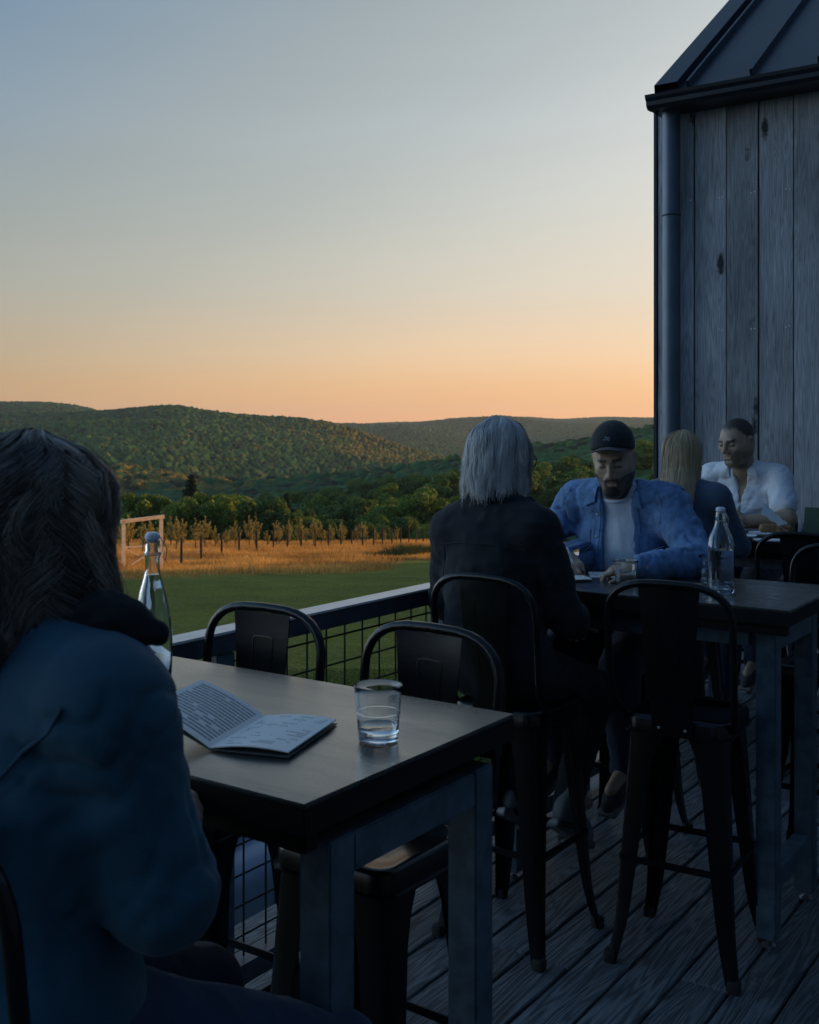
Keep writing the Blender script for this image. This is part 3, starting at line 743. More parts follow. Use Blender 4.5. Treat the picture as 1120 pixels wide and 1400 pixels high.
# ---- grass blades
def blades(name, P, h, wd, cols, mat, seed, lean=.35):
    r = np.random.default_rng(seed); n = len(P); a = r.random(n) * 6.28; h = h * (.5 + r.random(n)) * (.35 + 1.0 * np.clip(vnoise(P * .45) * .8 + .55, 0, 1.3)); ln = r.normal(size=(n, 2)) * lean
    dx = np.stack([np.cos(a), np.sin(a), 0 * a], 1) * wd * (.6 + .8 * r.random(n))[:, None]
    tip = P + np.stack([ln[:, 0] * h, ln[:, 1] * h, h], 1); mid = P + np.stack([ln[:, 0] * h * .3, ln[:, 1] * h * .3, h * .55], 1)
    V = np.stack([P - dx, P + dx, mid + dx * .7, mid - dx * .7, tip], 1).reshape(-1, 3)
    b = np.arange(n) * 5; F = np.concatenate([np.stack([b, b + 1, b + 2, b + 3], 1), np.stack([b + 3, b + 2, b + 4, b + 4], 1)])
    me_f = [tuple(q) if q[2] != q[3] else tuple(q[:3]) for q in F.tolist()]
    k = np.clip(r.random(n) * .6 + .2 + .45 * vnoise(P * .3 + 9), 0, 1)[:, None]; c = np.array(cols[0]) * (1 - k) + np.array(cols[1]) * k
    V2 = np.concatenate([V.reshape(n, 5, 3)[:, :4].reshape(-1, 3), V.reshape(n, 5, 3)[:, [3, 2, 4]].reshape(-1, 3)])
    T = np.concatenate([np.stack([np.arange(n) * 4, np.arange(n) * 4 + 1, np.arange(n) * 4 + 2], 1), np.stack([np.arange(n) * 4, np.arange(n) * 4 + 2, np.arange(n) * 4 + 3], 1), np.arange(3 * n).reshape(n, 3) + 4 * n])
    cc = np.concatenate([np.repeat(c, 4, 0), np.repeat(c, 3, 0)])
    return np_mesh(name, V2, T, mat, None, cc, False)
def scatter(n, x0, x1, z0, z1, seed, keep=None):
    r = np.random.default_rng(seed); Z = z0 + (z1 - z0) * r.random(n); A = x0 + (x1 - x0) * r.random(n); X_ = A * Z
    if keep is not None: m = keep(X_, Z, r); X_ = X_[m]; Z = Z[m]
    return np.stack([CT * X_ - ST * Z, ST * X_ + CT * Z, gz(X_, Z)], 1)
def kd(X_, Z, r): return (field_mask(X_, Z) > .35 + .3 * r.random(len(Z)))
P = scatter(230000, -.46, .10, 34, 118, 3, kd)
P = P[(vnoise(P * .35) + .6 * vnoise(P * 1.3)) > -.25 - .5 * RNG.random(len(P))]
o = blades('dry_grass', P, .24, .014, ((.26, .12, .035), (.95, .55, .15)), LEAF, 4); tag(o, 'long dry golden grass around the orchard fence', 'grass', kind='stuff')
P = scatter(60000, -.05, .10, 58, 82, 5, lambda X_, Z, r: np.exp(-((X_ - 2.5) / 5.0) ** 2 - ((Z - (66 + 1.1 * (X_ + 4))) / 4.5) ** 2) > .3 + .3 * r.random(len(Z)))
o = blades('tuft_grass', P, .45, .02, ((.035, .05, .014), (.08, .10, .03)), LEAF, 6); tag(o, 'darker green strip of longer grass at the field edge', 'grass', kind='stuff')
def offdeck(X_, Z, r): return ((CT * X_ - ST * Z) < -2.75)
P = scatter(150000, -.30, .16, 3.0, 17, 7, offdeck)
o = blades('lawn_grass', P, .055, .0035, ((.050, .080, .014), (.15, .20, .034)), LEAF, 8, .6); tag(o, 'short mown grass below the deck railing', 'grass', kind='stuff')
P = scatter(30000, -.08, .16, 6.5, 11.5, 9, lambda X_, Z, r: offdeck(X_, Z, r) & (vnoise(np.stack([X_ * 1.1, Z * 1.1, 0 * Z], 1)) > -.1))
o = blades('tall_grass', P, .20, .004, ((.05, .09, .016), (.12, .19, .035)), LEAF, 10, .4); tag(o, 'brighter longer grass tufts just beyond the railing mesh', 'grass', kind='stuff')
# small white clover heads on the lawn
r = np.random.default_rng(12); n = 3800; Z = 9 + 45 * r.random(n) ** 1.2; X_ = (-.32 + .38 * r.random(n)) * Z
P = np.stack([CT * X_ - ST * Z, ST * X_ + CT * Z, gz(X_, Z) + .06], 1)
P = P[P[:, 0] < -3]; n = len(P); d = np.array([[0, 0, 1], [1, 0, 0], [0, 1, 0], [-1, 0, 0], [0, -1, 0], [0, 0, -1]]) * .009
V = (P[:, None] + d[None] * (.6 + .8 * r.random(n))[:, None, None]).reshape(-1, 3); T = np.array([[0, 1, 2], [0, 2, 3], [0, 3, 4], [0, 4, 1], [5, 2, 1], [5, 3, 2], [5, 4, 3], [5, 1, 4]])
F = (T[None] + (np.arange(n) * 6)[:, None, None]).reshape(-1, 3)
simple('clover', (.55, .55, .45), .8); o = np_mesh('clover_flowers', V, F, M['clover'], None, None, False); tag(o, 'tiny pale clover flowers dotted over the lawn', 'flowers', kind='stuff')

# ---- unseen belt of trees on the right, added and sized to shade the lawn
for i, (X_, Z, hh) in enumerate([(38, 8 + 6.2 * q, 11) for q in range(9)] + [(39, 63, 7.5), (40, 67.5, 5.8), (40, 72, 5.4), (40, 77, 5.0), (40, 82, 4.7), (40, 87, 4.3)]):
    k = i % 3; o = copy_tree(oaks[k]); s = hh / (11, 10, 9)[k]; o.location = cw(X_, Z, float(gz(X_, Z))); o.scale = (s * 1.5, s * 1.5, s)
    tag(o, 'unseen bushy tree added far to the right to shade the lawn', 'tree', 'unseen trees added to shade the lawn')

# ================================================================== DECK
def board_mesh(name, boards, mat, parent=None):
    """boards: list of (centre, size, rnd)"""
    V = []; F = []; C = []; k = 0
    for c, d, rr in boards:
        m = MB(); hx, hy, hz = [x / 2 for x in d]; b = .004
        ring = lambda x, y, z: [(-x, -y, z), (x, -y, z), (x, y, z), (-x, y, z)]
        R = [ring(hx, hy, -hz), ring(hx, hy, hz - b), ring(hx - b, hy - b, hz)]
        m.rings(R); VV = np.concatenate(m.v) + np.array(c); V.append(VV); F += [[i + k for i in f] for f in m.f]; k += len(VV)
        C.append(np.repeat([[rr, (rr * 7.77) % 1, (rr * 3.33) % 1]], len(VV), 0))
    me = bpy.data.meshes.new(name); me.from_pydata(np.concatenate(V).tolist(), [], F); me.update()
    a = me.color_attributes.new('Col', 'FLOAT_COLOR', 'POINT'); C = np.concatenate(C); cc = np.ones((len(C), 4), np.float32); cc[:, :3] = C; a.data.foreach_set('color', cc.ravel())
    me.materials.append(mat); o = bpy.data.objects.new(name, me); COL.objects.link(o); o.parent = parent
    bm = bmesh.new(); bm.from_mesh(me); bmesh.ops.recalc_face_normals(bm, faces=bm.faces); bm.to_mesh(me); bm.free()
    return o
rb = random.Random(3); bd = []; x = -2.52
while x < 3.2:
    xc = x + .07; y = -3.0 + rb.uniform(0, 1.5)
    cuts = [-3.0]
    while y < 6.9: y += rb.uniform(2.4, 4.2); cuts.append(min(y, 6.9))
    if -1.75 < xc < -1.55: cuts = [-3.0, 2.98, 6.9]
    for a_, b_ in zip(cuts, cuts[1:]):
        if b_ - a_ > .05: bd.append(((xc, (a_ + b_) / 2, -.018 + rb.uniform(-.0012, .0012)), (.1385, b_ - a_ - .004, .036), rb.random()))
    x += .1475
o = board_mesh('deck', bd, M['deck_wood']); tag(o, 'weathered grey timber deck boards', 'deck', kind='structure')
mb = MB()
for y in np.arange(-3, 7, .4): mb.box((.3, y, -.135), (5.5, .045, .19))
mb.box((-2.5, 1.95, -.135), (.04, 9.9, .20)); o = mb.build('deck_frame', M['post_wood'], None, False); tag(o, 'dark joists and edge board under the deck', 'deck frame', kind='structure')

# ---- railing
RX = -2.165; rail = empty('deck_railing', (RX, 3, 0)); tag(rail, 'dark steel deck railing with pale worn top rail and wire grid', 'railing')
def rp(y): return y - 3
L0, L1 = -1.0, 6.86
t = NT('rail_cap'); nn = t.noise(t.coord('Object', (1, .3, 1)), 30, 5, .7); t.P(Base_Color=t.ramp(nn, [(.3, (.55, .55, .53)), (.7, (.82, .81, .78))]), Roughness=.30, Specular_IOR_Level=.9); t.bump(nn, .3, .003)
MB().box((0, rp((L0 + L1) / 2), 1.0615), (.078, L1 - L0, .007)).build('top_cap', t.m, rail, False)
MB().box((.0, rp((L0 + L1) / 2), 1.031), (.074, L1 - L0, .052)).build('top_rail', M['rail_steel'], rail, False, .004)
MB().box((0, rp((L0 + L1) / 2), .095), (.074, L1 - L0, .055)).build('bottom_rail', M['rail_steel'], rail, False, .004)
for k in range(-3, 5):
    y = 2.19 + 1.13 * k
    if L0 < y < L1: MB().box((-.002, rp(y), .5025), (.060, .07, .997)).build('post', M['galvanised_steel'], rail, False, .003)
mb = MB(); MESHS = .0925
y = L0 + .05
while y < L1: mb.tube([(0.0, rp(y), .125), (0.0, rp(y), 1.003)], .0032, 6); y += MESHS
z = .970
while z > .15: mb.tube([(.0064, rp(L0), z), (.0064, rp(L1), z)], .0032, 6); z -= .0868
mb.build('wire_mesh', M['wire'], rail)

# ================================================================== BARN
WU = 6.9; barn = empty('barn', (2.0, WU + .1, 0)); tag(barn, 'grey weathered timber barn with dark standing seam metal roof', 'barn')
def bp(w, u, z): return (w - 2.0, u - WU - .1, z)
WL, WR = -2.80, 14.0; EV = 3.70
rw = random.Random(4); bd = []; x = WL
wlist = [.25, .21, .205, .215, .205]
i = 0
while x < WR:
    wdt = wlist[i] if i < len(wlist) else .21; i += 1
    lap = 0
    bd.append((bp(x + wdt / 2, WU + (.0 if i % 2 else .006), (EV - 1.5) / 2), (wdt - .009, .02, EV + 1.5), rw.random())); x += wdt
o = board_mesh('wall', bd, M['wall_wood'], barn)
mb = MB(); mb.box(bp((WL + WR) / 2, WU + .025, 1.0), (WR - WL, .02, 5.0)); mb.box(bp(WL + .01, WU + 5, 1.0), (.02, 9.9, 5.2)); mb.box(bp((WL + WR) / 2, WU + 10, 1.0), (WR - WL, .02, 5.2))
gab = [bp(WL + .02, WU + .03, 3.6), bp(WL + .02, WU + 9.98, 3.6), bp(WL + .02, WU + 5, 7.2)]
mb.add(gab, [(0, 1, 2)]); mb.build('inner_wall', M['post_wood'], barn, False)
sc0 = MB().box((0, 0, 0), (.008, .004, .008)).build('screw', M['bolt'], barn, False); xx = WL; first = True
for i, wdt in enumerate((wlist + [.21] * 3)[:6]):
    for z in (.5, 1.35, 2.25, 3.1):
        for q in (.012, .034):
            q0 = sc0 if first else sc0.copy()
            if not first: COL.objects.link(q0)
            first = False; q0.location = bp(xx + wdt - q - .01, WU - .0125, z + rw.uniform(-.006, .006))
    xx += wdt
SL = .70; uE = WU - .22; zE = EV + .07; uR = WU + 5.0; zR = zE + (uR - uE) * SL
def roofpt(w, u, dz=0): return bp(w, u, zE + (u - uE) * SL + dz) if u <= uR else bp(w, u, zR - (u - uR) * SL + dz)
RL = -2.725
mb = MB()
for ua_, ub_ in ((uE, uR), (uR, uR + (uR - uE))):
    q = [roofpt(RL, ua_), roofpt(WR + .2, ua_), roofpt(WR + .2, ub_), roofpt(RL, ub_)]; q2 = [(a, b, c - .03) for a, b, c in q]
    mb.add(q + q2, [(0, 1, 2, 3), (7, 6, 5, 4), (0, 4, 5, 1), (1, 5, 6, 2), (2, 6, 7, 3), (3, 7, 4, 0)])
rf = mb.build('roof', M['roof_metal'], barn, False)
mb = MB(); w = -2.51
nrm = Vector((0, -SL, 1)).normalized()
while w < WR:
    a = Vector(roofpt(w, uE)); b = Vector(roofpt(w, uR)); hh = nrm * .042; t1 = Vector((.009, 0, 0))
    mb.add([tuple(v) for v in (a - t1, a + t1, b + t1, b - t1, a - t1 + hh, a + t1 + hh, b + t1 + hh, b - t1 + hh)], [(0, 1, 5, 4), (3, 7, 6, 2), (0, 4, 7, 3), (1, 2, 6, 5), (4, 5, 6, 7)]); w += .40
mb.build('standing_seams', M['roof_metal'], rf, False)
mb = MB()   # rake trim along the gable edge
a = Vector(roofpt(RL, uE)); b = Vector(roofpt(RL, uR)); hh = nrm * .05
mb.add([tuple(v) for v in (a + hh, b + hh, b + hh + Vector((.15, 0, 0)), a + hh + Vector((.15, 0, 0)), a - Vector((0, 0, .14)), b - Vector((0, 0, .14)), b + Vector((.152, 0, 0)) , a + Vector((.152, 0, 0)))], [(0, 1, 2, 3), (0, 4, 5, 1), (3, 2, 6, 7)])
mb.build('rake_trim', M['roof_metal'], rf, False)
# ogee gutter
prof = [(0, 0), (-.055, 0), (-.075, .02), (-.078, .045), (-.095, .065), (-.10, .085), (-.092, .085), (-.086, .068), (-.068, .05), (-.05, .01), (-.006, .01), (-.006, .095), (0, .095)]
rg = []
for w in (RL - .04, WR): rg.append([bp(w, uE + .012 + u, zE - .112 + z) for u, z in prof])
gt = MB(); gt.rings(rg, True); gt.build('gutter', M['gutter_metal'], barn, False)
MB().box(bp((WL + WR) / 2, WU - .10, EV - .02), (WR - WL - .05, .20, .02)).build('soffit', M['gutter_metal'], barn, False)
dp = MB(); dxw = WL + .125
dp.tube([bp(dxw, WU - .085, EV - .03), bp(dxw, WU - .085, -1.2)], .058, 20); dp.build('downspout', M['downspout_metal'], barn)
for z in (3.0, 1.2):
    mb = MB(); mb.tube([bp(dxw + .06 * math.cos(a), WU - .085 + .06 * math.sin(a), z) for a in np.linspace(0, 6.28, 24)], .004, 5)
    mb.build('downspout_strap', M['gutter_metal'], barn)
MB().box(bp(WL - .012, WU + .01, 1.13), (.02, .06, 5.2)).build('corner_board', M['gutter_metal'], barn, False)

# ---- the main building closes the deck on the right and behind the camera (outside the picture, shades the deck)
wing = empty('tasting_room', (3.2, 1.5, 0)); tag(wing, 'long dark timber building along the right side of the deck', 'building')
MB().box((.1, 0, 1.9), (.2, 10.7, 6.8)).build('wall', M['wall_wood'], wing, False)
MB().box((-1.55, -4.9, 1.9), (3.1, .2, 6.8)).build('wall', M['wall_wood'], wing, False)
MB().box((1.6, -.2, 5.5), (3.9, 11.5, .25), R=rot(0, -24, 0)).build('roof', M['roof_metal'], wing, False)

# ================================================================== PARKED CAR below the deck
car = empty('parked_car', (-4.75, 3.1, -1.55)); tag(car, 'pale blue-white parked car seen through the railing mesh below the deck', 'car')
secs = [(-2.15, .55, .72, .78), (-2.0, .30, .92, .86), (-1.3, .22, 1.0, .9), (-.7, .20, 1.02, .92), (.6, .20, 1.02, .92), (1.5, .22, 1.02, .90), (2.0, .30, .95, .86), (2.15, .52, .75, .80)]
rings = []
for y, z0, z1, hw in secs:
    r_ = []
    for a in np.linspace(0, 2 * PI, 28, endpoint=False):
        c_, s_ = math.cos(a), math.sin(a); e = .38
        r_.append((hw * math.copysign(abs(c_) ** e, c_), y, (z0 + z1) / 2 + (z1 - z0) / 2 * math.copysign(abs(s_) ** e, s_)))
    rings.append(r_)
MB().rings(rings).build('body', M['car_paint'], car)
secs = [(-1.35, .95, 1.0, .80), (-.8, .95, 1.36, .70), (.2, .95, 1.45, .68), (1.2, .95, 1.40, .66), (1.95, .9, 1.0, .74)]
rings = []
for y, z0, z1, hw in secs:
    r_ = []
    for a in np.linspace(0, 2 * PI, 24, endpoint=False):
        c_, s_ = math.cos(a), math.sin(a); e = .45
        r_.append((hw * math.copysign(abs(c_) ** e, c_), y, (z0 + z1) / 2 + (z1 - z0) / 2 * math.copysign(abs(s_) ** e, s_)))
    rings.append(r_)
MB().rings(rings).build('cabin', M['car_paint'], car)
for sx in (-1, 1):
    for y0, y1 in ((-.75, .1), (.2, 1.15)):
        MB().box((sx * .715, (y0 + y1) / 2, 1.17), (.03, y1 - y0, .28), R=rot(0, -8 * sx, 0)).build('window', M['car_glass'], car, False, .01)
    for y in (-1.38, 1.35):
        wm = MB(); wm.rings([[(sx * xx_, y + .33 * math.cos(a), .33 + .33 * math.sin(a)) for a in np.linspace(0, 2 * PI, 24, endpoint=False)] for xx_ in (.70, .90)]); wh = wm.build('wheel', M['rubber'], car)
        wm = MB(); wm.rings([[(sx * xx_, y + .2 * math.cos(a), .33 + .2 * math.sin(a)) for a in np.linspace(0, 2 * PI, 20, endpoint=False)] for xx_ in (.88, .905)]); wm.build('rim', M['galvanised_steel'], wh)
    for y in (-.72, .15, 1.2): MB().tube([(sx * .905, y, .28), (sx * .915, y, .6), (sx * .90, y, .95)], .005, 5).build('door_seam', M['dark_trim'], car)
    MB().box((sx * .6, -2.1, .72), (.35, .06, .10)).build('headlight', M['clear_glass'], car, True, .01)
# ================================================================== FURNITURE
TOP = 1.073
def table(x0, x1, y0, y1, label, low_bar=True, inx=.043):
    cx, cy = (x0 + x1) / 2, (y0 + y1) / 2; r = empty('bar_table', (cx, cy, 0)); tag(r, label, 'table', 'bar height tables along the railing')
    hx, hy = (x1 - x0) / 2, (y1 - y0) / 2
    mb = MB(); n = 1; w = (2 * hy) / n
    for i in range(n): mb.box((0, -hy + w * (i + .5), TOP - .004), (2 * hx, w - .0006, .008))
    tp = mb.build('tabletop', M['table_wood'], r, False, .0022)
    MB().box((0, 0, TOP - .029), (2 * hx - .001, 2 * hy - .001, .042)).build('tabletop_edge', M['table_edge'], r, False, .002)
    MB().box((0, -hy + .035, TOP - .066), (2 * hx - .03, .03, .034)).build('apron', M['table_edge'], r, False, .002)
    MB().box((0, hy - .035, TOP - .064), (2 * hx - .03, .03, .030)).build('apron', M['black_metal'], r, False, .002)
    ly0, ly1 = -hy + .106, hy - .092
    for sx in (1, -1):
        xx = sx * (hx - inx)
        for y in (ly0, ly1):
            l = MB().box((xx, y, (TOP - .082 + .03) / 2), (.062, .062, TOP - .082 - .03)).build('leg', M['galvanised_steel'], r, False, .003)
            f = MB(); f.lathe([(.0, 0), (.020, 0), (.022, .006), (.012, .012), (.006, .016), (.006, .032)], (xx, y, 0), 14); f.build('levelling_foot', M['bolt'], l)
        MB().box((xx, (ly0 + ly1) / 2, TOP - .115), (.060, ly1 - ly0 - .062, .062)).build('end_rail', M['galvanised_steel'], r, False, .003)
        if low_bar: MB().box((xx, (ly0 + ly1) / 2, .205), (.058, ly1 - ly0 - .062, .060)).build('low_rail', M['galvanised_steel'], r, False, .003)
    if low_bar: MB().box((0, ly0, TOP - .112), (2 * hx - .30, .040, .05)).build('side_rail', M['galvanised_steel'], r, False, .003)
    if low_bar: MB().box((0, ly1, TOP - .112), (2 * hx - .30, .040, .05)).build('side_rail', M['galvanised_steel'], r, False, .003)
    return r
table(-2.09, -1.038, 1.223, 1.845, 'nearest dark wood bar table with an open booklet and a single glass on it', False)
table(-2.05, -.947, 3.36, 3.98, 'middle dark wood bar table where the man in the cap reads', True, .095)
table(-2.05, -.90, 5.32, 5.94, 'farthest dark bar table with plates and a wrapped sandwich, by the barn wall')

def sring(hx, hy, z, rad, n=8):
    P = []
    for cx, cy, a0 in ((hx - rad, hy - rad, 0), (-hx + rad, hy - rad, PI / 2), (-hx + rad, -hy + rad, PI), (hx - rad, -hy + rad, 1.5 * PI)):
        for i in range(n): a = a0 + PI / 2 * i / (n - 1); P.append((cx + rad * math.cos(a), cy + rad * math.sin(a), z))
    return P
SH = .755
def stool():
    root = empty('bar_stool')
    m = MB(); h = .152
    m.rings([sring(h + .012, h + .012, SH - .052, .05), sring(h + .012, h + .012, SH - .047, .05), sring(h + .006, h + .006, SH - .045, .048), sring(h + .004, h + .004, SH - .012, .046), sring(h, h, SH - .003, .044), sring(h - .008, h - .008, SH, .040),
             sring(h - .022, h - .022, SH - .001, .034), sring(h - .032, h - .032, SH - .008, .030), sring(.06, .06, SH - .009, .02), sring(.02, .02, SH - .0095, .01)])
    m.build('seat', M['black_metal'], root, True, 0, 50)
    for sx in (-1, 1):
        for sy in (-1, 1):
            rg = []; t_ = .004
            for i in range(13):
                u = i / 12; z = (SH - .048) * (1 - u)
                sp = .142 + .043 * u + .012 * max(0, u - .78) ** 1.3 * 8
                wd = .078 * (1 - u) ** .9 + .030 * u + .03 * max(0, .12 - u) / .12
                ox, oy = sx * sp, sy * (sp - .004)
                c = .012
                # L section with a softened outer corner
                pts = [(0, -wd), (0, -c), (-c * .3, -c * .3), (-c, 0), (-wd, 0), (-wd, -t_), (-c - t_, -t_), (-t_ * 1.3, -t_ * 1.3 - c * .4), (-t_, -c - t_), (-t_, -wd)]
                rg.append([(ox + sx * a, oy + sy * b, z) for a, b in pts])
            rg = [r_ if True else r_ for r_ in rg]
            lg = MB().rings(rg).build('leg', M['black_metal'], root, True, 0, 50)
            f = MB(); sp = .142 + .043 + .012 * .22 ** 1.3 * 8
            f.rings([sring(.017, .017, -.001, .006, 3), sring(.018, .018, .028, .006, 3), sring(.015, .015, .034, .006, 3)])
            f.v[-1] += np.array((sx * (sp - .012), sy * (sp - .016), 0)); f.build('foot_cap', M['rubber'], lg)
    zs_ = .315; q = .142 + .043 * (1 - zs_ / .7)
    for a, b in (((-q, -q + .004), (q, -q + .004)), ((-q, q - .006), (q, q - .006)), ((-q, -q + .006), (-q, q - .006)), ((q, -q + .006), (q, q - .006))):
        mx_, my_ = (a[0] + b[0]) / 2, (a[1] + b[1]) / 2; L = abs(a[0] - b[0]) + abs(a[1] - b[1]) - .012
        MB().box((mx_, my_, zs_), (L if a[0] != b[0] else .008, L if a[0] == b[0] else .008, .020)).build('stretcher', M['black_metal'], root, False, .002)
    # arched tube back
    P = []; hw = .190; ztop = 1.165; y0 = -.135
    yb = lambda z: y0 - .035 - .10 * max(0, z - SH + .05)
    P.append((-.160, -.10, SH - .03)); P.append((-.176, -.125, SH + .01))
    for z in np.linspace(SH + .06, ztop - .13, 5): P.append((-hw + .006 * (ztop - z) * 2, yb(z), z))
    for a in np.linspace(PI, 0, 17)[1:-1]:
        c_, s_ = math.cos(a), math.sin(a); P.append((hw * math.copysign(abs(c_) ** .62, c_), yb(ztop - .13 + .13 * s_ ** .75), ztop - .13 + .13 * s_ ** .75))
    for z in np.linspace(ztop - .13, SH + .06, 5): P.append((hw - .006 * (ztop - z) * 2, yb(z), z))
    P.append((.176, -.125, SH + .01)); P.append((.160, -.10, SH - .03))
    MB().tube(P, .0115, 12).build('back_frame', M['black_metal'], root, True, 0, 60)
    # sheet metal splat, slightly dished, with a pressed slot outline
    def ss(x, z, off=0): return (x, yb(z) + .004 + 1.1 * x * x + off - .006 * math.sin((z - SH) / .4 * PI), z)
    rows_ = []; zt = ztop - .012
    NZ, NX = 14, 9; zz = np.linspace(SH - .045, zt, NZ)
    V = []; 
    def hwz(z): return .062 + .030 * (z - SH) / (zt - SH) if z > SH else .062
    for side in (0, -.003):
        for z in zz:
            for j in range(NX):
                x = (j / (NX - 1) * 2 - 1) * hwz(z); V.append((ss(x, z, side)) if z > SH + .02 else (x, y0 - .031 + side, z))
    F = []
    for i in range(NZ - 1):
        for j in range(NX - 1):
            a = i * NX + j; F.append((a, a + 1, a + NX + 1, a + NX)); b = a + NX * NZ; F.append((b, b + NX, b + NX + 1, b + 1))
    m = MB().add(V, F); sp_ = m.build('backrest', M['black_metal'], root, True, 0, 60)
    out_ = []
    za, zb_ = SH + .06, zt - .06; wa, wb = .020, .034
    for t0, t1, z0, z1, w0, w1 in ((0, 1, za, zb_, wa, wb),):
        for z in np.linspace(z0 + .01, z1 - .012, 9): out_.append((-(w0 + (w1 - w0) * (z - z0) / (z1 - z0)), z))
        out_ += [(-w1 + .004, z1 - .003), (-w1 + .012, z1), (w1 - .012, z1), (w1 - .004, z1 - .003)]
        for z in np.linspace(z1 - .012, z0 + .01, 9): out_.append(((w0 + (w1 - w0) * (z - z0) / (z1 - z0)), z))
        out_ += [(w0 - .008, z0), (-w0 + .008, z0)]
    for off in (.0, -.003): pass
    MB().tube([ss(x, z, -.0015) for x, z in out_], .0036, 6, closed=True).build('pressed_slot', M['black_metal'], sp_)
    for x in (-.040, .040):
        MB().lathe([(.0, .003), (.003, .0025), (.005, 0)], (0, 0, 0), 10).build('rivet', M['bolt'], root).matrix_local = Matrix.Translation((x, y0 - .036, SH - .028)) @ Matrix.Rotation(PI / 2, 4, 'X')
    return root
proto = stool(); first = True
G = 'black metal bar stools'
for x, y, deg, label in [
    (-1.235, 3.290, 4, 'empty metal bar stool with two bright rivets, right of the woman in black'),
    (-1.40, 1.875, 178, 'empty black stool tucked under the near table, right one, beside the lone glass'),
    (-1.895, 1.87, 181, 'empty black stool tucked under the near table, left one, beside the railing'),
    (-1.215, .955, -4, 'black metal stool under the woman in the blue jacket, only its back arch showing'),
    (-1.735, 3.11, -3, 'black metal stool the grey-haired woman in black sits on'),
    (-1.79, 4.08, 180, 'black metal stool under the man in the denim shirt'),
    (-1.06, 4.23, 178, 'empty black stool on the far side of the middle table, cut by the picture edge'),
    (-1.93, 5.02, 0, 'black metal stool under the blonde woman'),
    (-1.98, 6.28, 180, 'black metal stool under the man in the white polo, against the barn wall'),
    (-1.33, 5.06, 3, 'empty black metal stool at the near side of the farthest table')]:
    o = proto if first else copy_tree(proto); first = False
    o.location = (x, y, 0); o.rotation_euler = (0, 0, math.radians(deg)); tag(o, label, 'stool', G)

# ------------------------------------------------------------------ things on the tables
def tumbler(x, y, label, fill=.027, h=.098, r0=.034, r1=.043):
    g = empty('water_glass', (x, y, TOP + .001)); tag(g, label, 'glass', 'clear water glasses')
    rr = lambda z: r0 + (r1 - r0) * z / h
    zs_ = [h * i / 8 for i in range(1, 9)]
    prof = [(0, 0), (r0 - .003, 0), (r0, .002)] + [(rr(z), z) for z in zs_[:-1]] + [(rr(h), h - .001), (rr(h) - .0012, h), (rr(h) - .0026, h - .001)]
    prof += [(rr(z) - .0028, z) for z in reversed(zs_[1:-1])] + [(rr(.014) - .004, .014), (r0 * .5, .011), (0, .011)]
    MB().lathe(prof, n=48).build('tumbler', M['clear_glass'], g, True, 0, 50)
    zi = lambda z: rr(z) - .0034
    MB().lathe([(0, .0118), (r0 * .5, .0118), (zi(.0155), .0155), (zi(fill), fill), (zi(fill) + .0005, fill + .0008), (zi(fill) - .002, fill), (0, fill)], n=48).build('drink', M['water'], g, True, 0, 50)
    m = MB(); m.tube([(math.cos(a) * (rr(h * .52) + .0004), math.sin(a) * (rr(h * .52) + .0004), h * .52) for a in np.linspace(0, 2 * PI, 40, endpoint=False)], .0008, 5, closed=True); m.build('rim_ring', M['clear_glass'], g)
    return g
tumbler(-1.144, 1.548, 'clear glass tumbler a third full standing alone on the near table')
tumbler(-1.580, 3.60, 'clear glass tumbler half full of water in front of the man in the cap', .045, .085, .035, .044)
tumbler(-1.345, 3.80, 'clear glass tumbler half hidden behind the water bottle', .05, .10, .034, .042)

def bottle(x, y, prof, wl, label, lean, wire=True):
    b = empty('swing_top_bottle', (x, y, TOP + .001)); tag(b, label, 'bottle', 'clear swing top water bottles')
    b.rotation_euler = (0, 0, lean)
    H_ = prof[-1][1]; R = np.array(prof)
    inner = [(max(r - .003, .001), z) for r, z in prof if z > .006]
    P = [(0, .004), (prof[0][0] * .6, .002), (prof[0][0] - .004, 0)] + prof + [(prof[-1][0] - .003, H_)] + [(r, z) for r, z in reversed(inner[:-1])] + [(inner[0][0] * .6, .009), (0, .012)]
    MB().lathe(P, n=48).build('glass_body', M['clear_glass'], b, True, 0, 50)
    fi = lambda z: np.interp(z, R[:, 1], R[:, 0]) - .0036
    zz = np.linspace(.012, wl, 22)
    MB().lathe([(0, .0128), (fi(.012) * .6, .0108)] + [(fi(z), z) for z in zz] + [(0, wl)], n=48).build('drink', M['water'], b, True, 0, 50)
    rn = prof[-1][0]
    MB().lathe([(0, .016), (rn * .7, .015), (rn * .98, .010), (rn * 1.0, .002), (rn * .8, 0), (rn * .6, -.006), (0, -.006)], (0, 0, H_ + .001), 24).build('stopper', M['white_ceramic'], b)
    w = [(rn + .003, 0, H_ - .030)]
    for s in (-1, 1):
        MB().tube([(s * (rn * 1.02), 0, H_ + .008), (s * (rn + .006), .003, H_ - .004), (s * (rn + .005), .006, H_ - .016), (s * (rn + .002), .004, H_ - .030)], .0012, 6).build('wire_bail', M['bolt'], b)
    m = MB(); m.tube([(math.cos(a) * (rn + .0018), math.sin(a) * (rn + .0018), H_ - .030) for a in np.linspace(0, 2 * PI, 24, endpoint=False)], .0012, 6, closed=True); m.build('wire_collar', M['bolt'], b)
    MB().tube([(rn + .006, .004, H_ - .006), (rn + .014, .006, H_ - .02), (rn + .010, .008, H_ - .045), (rn + .003, .006, H_ - .034)], .0012, 6).build('wire_lever', M['bolt'], b)
